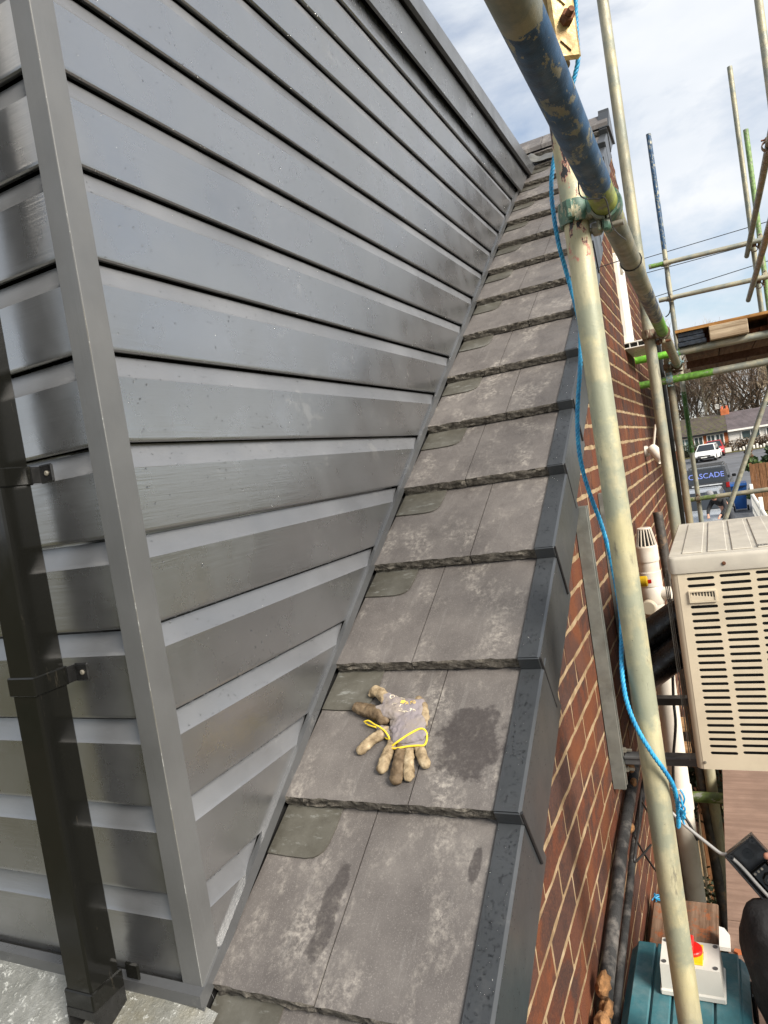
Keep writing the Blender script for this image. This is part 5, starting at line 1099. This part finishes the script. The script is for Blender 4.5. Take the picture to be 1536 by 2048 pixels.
# ------------------------------------------------------------------ street: vehicles
def car(name, label, cat, paint, loc, heading, L_, W_, H_, front_glass, rear_glass, kind='hatch', group=None):
    """local: +y is the front; origin on the ground"""
    O = Vector(loc); o = thing(name, label, cat, (0, 0, 0), group); P = []
    belt = H_*.60; hl = L_/2; hw = W_/2
    def build(mb, nm, mt, par=o, smooth=None): return mb.build(nm, mt, par, smooth=smooth)
    if kind == '4x4': prof = [(-hl, .45), (-hl, belt), (hl-1.25, belt), (hl-.1, belt-.06), (hl, belt-.2), (hl, .45), (hl-.45, .30), (-hl+.45, .32)]
    else: prof = [(-hl, .35), (-hl+.02, belt-.15), (-hl+.12, belt), (hl-1.2, belt), (hl-.35, belt-.12), (hl, belt-.34), (hl, .32), (hl-.4, .22), (-hl+.4, .22)]
    mb = MB(); vs = []; n = len(prof)
    for x, k in ((-hw, .93), (-hw+.07, 1), (hw-.07, 1), (hw, .93)): vs += [(x, y*(.985 if k < 1 else 1), .3+(z-.3)*k) for y, z in prof]
    fs = [(i*n+q, i*n+(q+1) % n, (i+1)*n+(q+1) % n, (i+1)*n+q) for i in range(3) for q in range(n)]+[tuple(range(n)), tuple(range(3*n, 4*n))]
    mb.add(vs, fs); body = build(mb, 'body', paint, smooth=35)
    # cabin
    y0, y1 = (-hl+.06, hl-1.30) if kind == '4x4' else (-hl+.12, hl-1.15)
    yr0, yr1 = y0+rear_glass, y1-front_glass; rw = hw*(.84 if kind == '4x4' else .72)
    b0 = [(-hw+.05, y0), (hw-.05, y0), (hw-.05, y1), (-hw+.05, y1)]; r0 = [(-rw, yr0), (rw, yr0), (rw, yr1), (-rw, yr1)]
    mb = MB(); ztop = H_-.03
    mb.add([(x, y, belt-.02) for x, y in b0]+[(x, y, ztop) for x, y in r0]+[(x*.9, y+(.08 if y < 0 else -.08), H_) for x, y in r0], [(0, 1, 5, 4), (1, 2, 6, 5), (2, 3, 7, 6), (3, 0, 4, 7), (4, 5, 9, 8), (5, 6, 10, 9), (6, 7, 11, 10), (7, 4, 8, 11), (8, 9, 10, 11)]); cab = build(mb, 'cabin', paint, smooth=25)
    def quad(a, b_, c, d, ins, out_, nm, mt, par):
        c0 = (a+b_+c+d)/4; nrm = (b_-a).cross(d-a).normalized()
        if nrm.dot(c0-Vector((0, (y0+y1)/2, belt))) < 0: nrm = -nrm
        pts = [p.lerp(c0, ins)+nrm*out_ for p in (a, b_, c, d)]; bk = [p-nrm*.02 for p in pts]
        m1 = MB(); m1.add(pts+bk, [(0, 1, 2, 3), (7, 6, 5, 4)]+[(i, (i+1) % 4, 4+(i+1) % 4, 4+i) for i in range(4)]); return m1.build(nm, mt, par), pts, nrm
    B = [Vector((x, y, belt)) for x, y in b0]; R = [Vector((x, y, ztop)) for x, y in r0]
    rw_o, rpts, rn = quad(B[0], B[1], R[1], R[0], .12, .008, 'rear_window', 'car_glass', cab); quad(B[2], B[3], R[3], R[2], .10, .008, 'windscreen', 'car_glass', cab)
    for s_, (i, j_) in ((1, (1, 2)), (-1, (3, 0))):
        lo0, lo1, hi1, hi0 = B[i], B[j_], R[j_], R[i]
        for a, b_ in ((.04, .36), (.40, .70), (.74, .97)):
            quad(lo0.lerp(lo1, a), lo0.lerp(lo1, b_), hi0.lerp(hi1, b_), hi0.lerp(hi1, a), .10, .006, 'side_window', 'car_glass', cab)
    for x in (-1, 1):
        for y in (-hl+.82, hl-.85):
            r = .37 if kind == '4x4' else .31; Mx = Matrix.Translation((x*(hw-.10), y, r)) @ Matrix.Rotation(math.pi/2*x, 4, 'Y')
            m1 = MB(); m1.lathe([(r*.62, -.10), (r*.95, -.11), (r, -.07), (r, .08), (r*.95, .115), (r*.62, .11)], 22, Mx); wh = m1.build('wheel', 'tyre', o, smooth=40)
            m1 = MB(); m1.lathe([(r*.62, .06), (r*.60, .10), (r*.2, .075), (0, .085)], 16, Mx); m1.build('rim', 'rim_alloy', wh, smooth=30)
        m1 = MB(); m1.box((x*hw*.98-.16 if x > 0 else x*hw*.98, -hl-.015, belt-.26), (x*hw*.98 if x > 0 else x*hw*.98+.16, -hl+.03, belt-.02), .02); m1.build('tail_light', 'lamp_red', o)
        m1 = MB(); m1.box((x*hw*.93-.30 if x > 0 else x*hw*.93, hl-.14, belt-.42), (x*hw*.93 if x > 0 else x*hw*.93+.30, hl+.012, belt-.30), .03); m1.build('headlight', 'lamp_clear', o)
        m1 = MB(); m1.box((x*hw if x > 0 else x*hw-.18, y1-.25, belt), (x*hw+.18 if x > 0 else x*hw, y1-.15, belt+.14), .03); m1.build('mirror', 'black_plastic', o)
    m1 = MB(); m1.box((-hw+.04, hl-.10, .26), (hw-.04, hl+.03, .46), .04); m1.box((-.55, hl-.02, .47), (.55, hl+.02, .58), .02); m1.build('front_bumper', 'black_plastic', o)
    m1 = MB(); m1.box((-hw+.03, -hl-.05, .34), (hw-.03, -hl+.06, .58), .04); m1.build('rear_bumper', 'black_plastic' if kind == '4x4' else paint, o)
    MB().box((-.26, hl+.03, .36), (.26, hl+.04, .46)).build('number_plate', 'plate_white', o); MB().box((-.26, -hl-.06, .40), (.26, -hl-.05, .50)).build('number_plate', 'plate_yellow', o)
    return o, cab, rpts, rn
def place(o, x, y, ang):
    o.location = (x, y, gz(y)+.022); o.rotation_euler = (0, 0, math.radians(ang))
# dark 4x4 with roof rack and blue lettering in its rear window
c, cab, rp_, rn_ = car('off_road_car', 'dark grey off road car with roof rack and blue lettering in its rear window', 'car', 'paint_grey', (0, 0, 0), 0, 4.5, 1.86, 1.78, .45, .16, '4x4')
mid = sum(rp_, Vector())/4; ux = (rp_[1]-rp_[0]).normalized(); uy = rn_.cross(ux)
if uy.z < 0: uy = -uy
text_mesh('window_lettering', 'CASCADE', .33, frame(mid+rn_*.012, ux, uy, ux.cross(uy)), 'sticker_blue', cab, .003)
rk = MB(); hl = 2.25
for x in (-.68, .68): rk.tube([(x, -2.0, 1.83), (x, .75, 1.83)], .022, 8)
for y in (-1.95, -1.2, -.45, .3, .72): rk.tube([(-.68, y, 1.83), (.68, y, 1.83)], .018, 6)
for x in (-.68, .68):
    for y in (-1.7, .5): rk.tube([(x, y, 1.74), (x, y, 1.83)], .02, 6)
rk.build('roof_rack', 'strut_dark', c); place(c, -.33, 36.3, -3)
MB().box((-.62, -2.27, .98), (.62, -2.255, 1.03)).build('tailgate_trim', 'lamp_clear', c)
c, *_ = car('hatchback_car', 'silver grey hatchback parked on the street in front of the wheelie bin', 'car', 'paint_silver', (0, 0, 0), 0, 4.0, 1.72, 1.46, .75, .45); place(c, -.62, 25.6, 176)
c, *_ = car('hatchback_car', 'white car facing the house, parked far down the street', 'car', 'paint_white', (0, 0, 0), 0, 4.3, 1.85, 1.55, .85, .6); place(c, -.55, 72, 172)
c, *_ = car('hatchback_car', 'red car parked just behind the white car', 'car', 'paint_red', (0, 0, 0), 0, 4.2, 1.78, 1.62, .75, .5); place(c, .10, 78, 178)
# blue wheelie bin
B0 = Vector((.72, 31.6, gz(31.6)+.03)); BN = thing('wheelie_bin', 'blue wheelie bin with bulging lid standing beside the white picket fence', 'bin', tuple(B0))
mb = MB(); vs = []
for z, hx, hy in ((.08, .20, .24), (.55, .245, .29), (.98, .285, .345), (1.0, .30, .36)): vs += [B0+Vector((sx*hx, sy*hy, z)) for sx, sy in ((-1, -1), (1, -1), (1, 1), (-1, 1))]
mb.add(vs, [(i*4+q, i*4+(q+1) % 4, (i+1)*4+(q+1) % 4, (i+1)*4+q) for i in range(3) for q in range(4)]+[(3, 2, 1, 0), (12, 13, 14, 15)]); mb.build('body', 'bin_blue', BN)
mb = MB(); mb.prism([(-.38, 1.03), (-.30, 1.10), (.25, 1.14), (.36, 1.06), (.36, 1.03), (-.38, .99)], -.30, .30, lambda u, v, w: B0+Vector((w, u, v+.02))); mb.build('lid', 'bin_blue', BN)
mb = MB(); mb.tube([B0+Vector((-.24, -.40, 1.0)), B0+Vector((.24, -.40, 1.0))], .018, 8); mb.build('handle', 'black_plastic', BN)
for x in (-.25, .25): MB().lathe([(.10, -.03), (.11, -.02), (.11, .02), (.10, .03)], 16, Matrix.Translation(B0+Vector((x, -.24, .11))) @ Matrix.Rotation(math.pi/2, 4, 'Y')).build('wheel', 'tyre', BN)
mb = MB(); mb.box(tuple(B0+Vector((-.2, -.3, 1.01))), tuple(B0+Vector((.16, .1, 1.08))), .03); mb.build('cardboard', 'timber', BN)
# person bending beside the silver car
S0 = (-.07, 23.6, gz(23)+.02)
def at(x, y, z): return (S0[0]+x, S0[1]+y, S0[2]+z)
JS = {'pelvis': (at(.25, .25, .92), (.15, .13)), 'waist': (at(.16, .18, 1.10), (.14, .12)), 'chest': (at(-.02, .02, 1.25), (.18, .13)), 'neck': (at(-.12, -.07, 1.36), .06), 'head0': (at(-.17, -.12, 1.42), .08), 'head1': (at(-.22, -.17, 1.50), .095), 'head2': (at(-.24, -.19, 1.56), .06),
      'hipL': (at(.33, .15, .88), .10), 'knL': (at(.30, .0, .48), .07), 'anL': (at(.36, .10, .08), .05), 'toL': (at(.26, -.06, .04), .04), 'hipR': (at(.15, .33, .88), .10), 'knR': (at(.05, .22, .48), .07), 'anR': (at(.10, .32, .08), .05), 'toR': (at(.02, .16, .04), .04),
      'shL': (at(.16, -.06, 1.27), .075), 'elL': (at(.20, -.22, 1.02), .05), 'wrL': (at(.02, -.34, .84), .034), 'haL': (at(-.04, -.38, .78), (.04, .025)), 'shR': (at(-.16, .15, 1.25), .075), 'elR': (at(-.30, .05, 1.0), .05), 'wrR': (at(-.32, -.16, .86), .034), 'haR': (at(-.32, -.24, .82), (.04, .025))}
for w_ in 'LR':
    p = Vector(JS['ha'+w_][0])
    for i in range(4): JS['f%s%d' % (w_, i)] = (p+Vector((-.03+.02*i, -.05, -.045)), .011)
    JS['f%s4' % w_] = (p+Vector((.045, -.02, -.02)), .012)
ES_ = [('pelvis', 'waist'), ('waist', 'chest'), ('chest', 'neck'), ('neck', 'head0'), ('head0', 'head1'), ('head1', 'head2')]+[(a+s_, b_+s_) for s_ in 'LR' for a, b_ in (('hip', 'kn'), ('kn', 'an'), ('an', 'to'), ('sh', 'el'), ('el', 'wr'), ('wr', 'ha'))]+[('pelvis', 'hipL'), ('pelvis', 'hipR'), ('chest', 'shL'), ('chest', 'shR')]+[('ha'+s_, 'f%s%d' % (s_, i)) for s_ in 'LR' for i in range(5)]
ps = skin_mesh('person', 'skin', JS, ES_, origin=S0); tag(ps, 'person in dark clothes and grey cap leaning down beside the silver car', 'person')
def growS(names, k): return {n: (JS[n][0], tuple(v*k for v in JS[n][1]) if hasattr(JS[n][1], '__len__') else JS[n][1]*k) for n in names}
skin_mesh('jacket', 'cloth_black', growS(['waist', 'chest', 'neck', 'shL', 'elL', 'wrL', 'shR', 'elR', 'wrR'], 1.22), [('waist', 'chest'), ('chest', 'neck'), ('chest', 'shL'), ('shL', 'elL'), ('elL', 'wrL'), ('chest', 'shR'), ('shR', 'elR'), ('elR', 'wrR')], ps, S0)
skin_mesh('trousers', 'cloth_dark', growS(['pelvis', 'waist', 'hipL', 'knL', 'anL', 'hipR', 'knR', 'anR'], 1.2), [('pelvis', 'waist'), ('pelvis', 'hipL'), ('hipL', 'knL'), ('knL', 'anL'), ('pelvis', 'hipR'), ('hipR', 'knR'), ('knR', 'anR')], ps, S0)
mb = MB(); mb.ell(at(-.205, -.14, 1.505), (.115, .12, .115), nu=16, nv=10); mb.build('cap', 'hair_grey', ps, smooth=60)
# timber fence, white picket fence, plants
FC = thing('timber_fence', 'brown close boarded fence panel behind the wheelie bin', 'fence', (2.2, 30.4, gz(30)))
for i in range(26): MB().box((1.24+.118*i, 30.4+.012*(i % 2), gz(30)+.05), (1.24+.118*i+.114, 30.42+.012*(i % 2), -1.62+.02*random.random()), .004).build('board', 'fence_wood', FC)
MB().box((1.15, 30.36, gz(30)), (1.24, 30.45, -1.56), .01).build('post', 'fence_wood', FC)
for z in (-2.0, -3.0): MB().box((1.24, 30.44, z), (4.3, 30.48, z+.08)).build('rail', 'fence_wood', FC)
WF = thing('picket_fence', 'white picket fence between the drive and the dry lawn', 'fence', (1.1, 25, GZ))
for i in range(28):
    y = 19.0+.40*i; MB().prism([(-.05, GZ), (.05, GZ), (.05, GZ+.88), (0, GZ+.95), (-.05, GZ+.88)], 1.075, 1.10, lambda u, v, w, y=y: (w, y+u*1.8, v)).build('picket', 'upvc', WF)
for z in (.25, .7): MB().box((1.101, 19, GZ+z), (1.13, 30.2, GZ+z+.08)).build('rail', 'upvc', WF)
for y in (19.0, 24.5, 30.1): MB().box((1.06, y-.06, GZ), (1.18, y+.06, GZ+1.15), .01).build('post', 'upvc', WF)
RB = thing('raised_bed', 'low brown timber planter with white posts on the dry lawn', 'planter', (1.9, 19.6, GZ))
MB().box((1.24, 19.55, GZ), (2.4, 19.6, GZ+.75)).build('front_board', 'fence_wood', RB); MB().box((1.24, 19.6, GZ), (2.4, 20.4, GZ+.70)).build('soil', 'ground', RB)
for x in (1.55, 2.1): MB().box((x, 19.5, GZ), (x+.08, 19.56, GZ+.95), .01).build('post', 'upvc', RB)
for i in range(5): shrub('garden_shrub', ['leafy green shrub topping the timber fence, nearest the bin', 'leafy green shrub second along the timber fence', 'leafy green shrub third along the timber fence', 'leafy green shrub fourth along the timber fence', 'leafy green shrub at the far end of the timber fence'][i], (1.45+.55*i, 31.2+.2*(i % 2), gz(31)), 2.35+.25*(i % 2), .42, 'leaf_mid' if i % 2 == 0 else 'leaf_dark', 900, .20, 'shrubs behind the timber fence')
# bungalows at the far end of the street
def bungalow(name, label, x0, x1, roofmat, wallmat, wins, moss=False):
    y0, y1 = 88.0, 96.0; base = gz(88); ez, rz = -.52, 1.38; o = thing(name, label, 'house', ((x0+x1)/2, 92, base), 'bungalows at the end of the street')
    MB().box((x0, y0, base), (x1, y1, ez+.05)).build('wall', wallmat, o)
    mb = MB(); ym = (y0+y1)/2
    mb.prism([(y0-.45, ez-.12), (ym, rz), (y1+.45, ez-.12), (y1+.45, ez), (ym, rz+.14), (y0-.45, ez)], x0-.02, x1-.005, lambda u, v, w: (w, u, v)); rf = mb.build('roof', roofmat, o)
    # courses of tiles stand proud of one another
    for i in range(14):
        t0, t1 = i/14, (i+1)/14; ya, yb = y0-.45+(ym-y0+.45)*t0, y0-.45+(ym-y0+.45)*t1+.05; za, zb = ez+(rz+.14-ez)*t0+.05, ez+(rz+.14-ez)*t1+.02
        MB().add([(x0, ya, za), (x1-.02, ya, za), (x1-.02, yb, zb), (x0, yb, zb), (x0, ya, za-.05), (x1-.02, ya, za-.05)], [(0, 1, 2, 3), (4, 5, 1, 0)]).build('tile_course', roofmat, rf)
    MB().box((x0, y0-.50, ez-.18), (x1-.02, y0-.42, ez+.02)).build('gutter', 'upvc' if roofmat == 'roof_mauve' else 'black_plastic', o)
    for (a, b_, z0, z1, kind) in wins:
        if kind == 'panel': MB().box((a, y0-.06, z0), (b_, y0-.01, z1)).build('panel', 'render_white', o); continue
        f = MB(); t = .11
        f.box((a, y0-.10, z0), (a+t, y0-.004, z1)); f.box((b_-t, y0-.10, z0), (b_, y0-.004, z1)); f.box((a+t, y0-.10, z0), (b_-t, y0-.004, z0+t)); f.box((a+t, y0-.10, z1-t), (b_-t, y0-.004, z1)); f.box(((a+b_)/2-.05, y0-.09, z0+t), ((a+b_)/2+.05, y0-.004, z1-t)); fo = f.build('window', 'upvc', o)
        MB().box((a+t, y0-.05, z0+t), (b_-t, y0-.006, z1-t)).build('pane', 'far_glass' if kind != 'door' else 'curtain', fo)
    return o, rf
bl, rfl = bungalow('bungalow', 'orange brick bungalow with mossy brown roof at the end of the street', -12, 1.66, 'roof_brown', 'brick_orange', [(-10, -8, -2.0, -.75, 'w'), (-6, -3.9, -2.0, -.75, 'w'), (-3.3, -2.4, -2.7, -.75, 'door'), (-1.9, -.9, -1.9, -.72, 'w'), (-.55, .35, -2.35, -.70, 'w'), (.35, 1.25, -2.05, -.70, 'w')])
br, rfr = bungalow('bungalow', 'white fronted bungalow with mauve grey roof joined to the orange one', 1.665, 13, 'roof_mauve', 'render_white', [(1.75, 2.75, -1.75, -.72, 'panel'), (2.95, 4.9, -1.85, -.75, 'w'), (5.4, 7.0, -1.95, -.75, 'w'), (8, 10, -1.95, -.75, 'w')])
MB().box((1.25, 91.5, .95), (2.15, 92.4, 2.02), .02).build('chimney', 'brick_orange', rfl); MB().box((1.12, 91.4, .92), (2.28, 92.5, 1.10)).build('chimney_flashing', 'upvc', rfl)
for x in (1.45, 1.95): MB().lathe([(.14, 0), (.12, .3), (.15, .32), (.15, .36), (0, .36)], 12, Matrix.Translation((x, 91.95, 2.02))).build('chimney_pot', 'chimney_pot', rfl)
AE = thing('tv_aerial', 'pale television aerial beside the chimney of the bungalow', 'aerial', (.98, 91.9, 1.0)); MB().tube([(.98, 91.9, 1.0), (.98, 91.9, 2.75)], .035, 6).build('mast', 'strut_galv', AE)
for i in range(4): MB().box((.78, 91.5, 2.15+.15*i), (1.18, 92.3, 2.21+.15*i)).build('element', 'upvc', AE)
# garden edges in front of the bungalows
def hedge(label, x0, x1, y, h, mat, n, size=.16):
    o = thing('garden_hedge', label, 'hedge', ((x0+x1)/2, y, gz(y)), 'garden hedges'); mb = MB()
    for i in range(int((x1-x0)/.35)+1): leafclump(mb, (x0+.35*i, y+rl_.uniform(-.2, .2), gz(y)+h*.55), h*.55, n, size, rl_)
    mb.build('foliage', mat, o, fix=False); st = MB(); st.box((x0, y-.05, gz(y)), (x1, y+.05, gz(y)+h*.5)); st.build('stems', 'bark', o); return o
hedge('round dark green hedge in front of the orange bungalow', -3.1, -1.3, 85.6, 1.5, 'leaf_hedge', 260); hedge('low brown hedge in front of the white fronted bungalow', 2.4, 6.2, 86.2, 1.3, 'leaf_brown', 220); hedge('small brown hedge at the party line of the bungalows', 1.0, 2.0, 86, 1.2, 'leaf_brown', 200)
for i in range(12): tag(MB().box((2.5+.33*i, 85.2, gz(85)), (2.5+.33*i+.22, 85.4, gz(85)+.3+.12*(i % 3)), .05).build('white_stone', 'render_white'), 'white stone edging the garden of the white fronted bungalow', 'stone', 'white garden stones')
tag(MB().box((-12, 84.6, gz(84)), (-3.4, 84.8, gz(84)+.8)).build('garden_wall', 'brick_wall_far'), 'low brick garden wall in front of the orange bungalow', 'wall'); tag(MB().box((.75, 84.8, gz(84)), (1.75, 84.95, gz(84)+.55)).build('garden_wall', 'render_white'), 'short white garden wall beside the red car', 'wall')
tag(MB().box((-6.9, 40, gz(40)), (-6.65, 66, gz(60)+1.1)).build('boundary_wall', 'brick_wall_far'), 'brick boundary wall along the left pavement', 'wall')
tag(MB().box((6.2, 76, gz(76)), (6.9, 76.4, gz(76)+1.5)).build('brick_pier', 'brick_wall_far'), 'brick gate pier at the road corner', 'pier')
# bare winter trees
def tree(label, x, y, h, rnd, kind='bare', spread=.5, ivy=False, depth=5, group='bare trees behind the bungalows'):
    base = Vector((x, y, gz(y))); o = thing('bare_tree' if kind == 'bare' else 'birch_tree', label, 'tree', tuple(base), group); tk = MB(); tw = MB()
    bm_, tm_ = ('bark', 'twig') if kind == 'bare' else ('birch_bark', 'birch_twig')
    def grow(p, d, l, r, lev):
        n = 3; pts = [p]; dd = d.copy()
        for i in range(n):
            dd = (dd+Vector((rnd.gauss(0, .10), rnd.gauss(0, .10), rnd.gauss(.03, .06)))).normalized(); pts.append(pts[-1]+dd*l/n)
        rr = [r*(1-.45*i/n) for i in range(n+1)]
        (tk if lev <= 1 else tw).tube(pts, rr, 6 if lev == 0 else (4 if lev < 3 else 3), caps=False)
        if lev >= depth: return
        k = (5 if lev == 0 else 4) if lev < 3 else 3
        for i in range(k):
            t = rnd.uniform(.35, 1.0) if lev else rnd.uniform(.30, 1.0); f = t*n; ii = min(n-1, int(f)); q = pts[ii].lerp(pts[ii+1], f-ii)
            a = rnd.uniform(0, 6.283); sd_ = dd.orthogonal().normalized(); sd_ = (Matrix.Rotation(a, 3, dd) @ sd_); nd = (dd*rnd.uniform(.55, .95)+sd_*rnd.uniform(spread*.7, spread*1.5)+Vector((0, 0, .18))).normalized()
            grow(q, nd, l*rnd.uniform(.50, .72), max(.017, r*rnd.uniform(.38, .55)), lev+1)
    grow(base, Vector((rnd.gauss(0, .05), rnd.gauss(0, .05), 1)).normalized(), h*.52, h*.017, 0)
    tk.build('trunk', bm_, o, smooth=60, fix=False); tw.build('crown', tm_, o, fix=False)
    if ivy:
        iv = MB()
        for i in range(14): leafclump(iv, base+Vector((rnd.uniform(-.3, .3), rnd.uniform(-.3, .3), h*.035*i)), .5, 70, .2, rnd)
        iv.build('ivy', 'leaf_dark', o, fix=False)
    return o
rt_ = random.Random(21); adj = ['slender', 'broad', 'leaning', 'tall', 'dense', 'sparse', 'forked', 'crooked']
for i in range(40):
    x = -15+.82*i+rt_.uniform(-.5, .5); y = 101+rt_.uniform(0, 24); k = 'birch' if (i % 5 == 3) else 'bare'
    tree(('bare brown winter tree in the wood behind the bungalows' if k == 'bare' else 'pale barked bare birch in the wood behind the bungalows'), x, y, rt_.uniform(12, 18), rt_, k, rt_.uniform(.4, .65), False, 5, 'bare trees behind the bungalows' if k == 'bare' else 'bare birches behind the bungalows')
tree('ivy clad bare tree standing at the road corner by the brick pier', 5.6, 78.0, 11, rt_, 'birch', .45, True, 5, None)
mb = MB()
for i in range(150): leafclump(mb, (-18+.27*i, 106+rt_.uniform(-3, 16), gz(100)+rt_.uniform(1, 7.5)), 2.4, 60, .28, rt_)
o = mb.build('undergrowth', 'leaf_brown', fix=False); tag(o, 'brown winter undergrowth below the bare trees', 'undergrowth', kind='stuff')
# overhead wires
for (a, b_, lab) in (((1291.7, 516), (1536, 443), 'topmost overhead wire against the sky'), ((1300, 544), (1536, 480), 'overhead wire close above the upper guard rail'), ((1320, 590.5), (1536, 522), 'lowest overhead wire between the two guard rails')):
    A_, B_ = onY(*a, 45), onY(*b_, 45); D = B_-A_
    mb = MB(); mb.tube([A_-D*1.5, A_, B_, B_+D*2], .022, 6); tag(mb.build('overhead_wire', 'cable_black'), lab, 'wire', 'overhead wires')
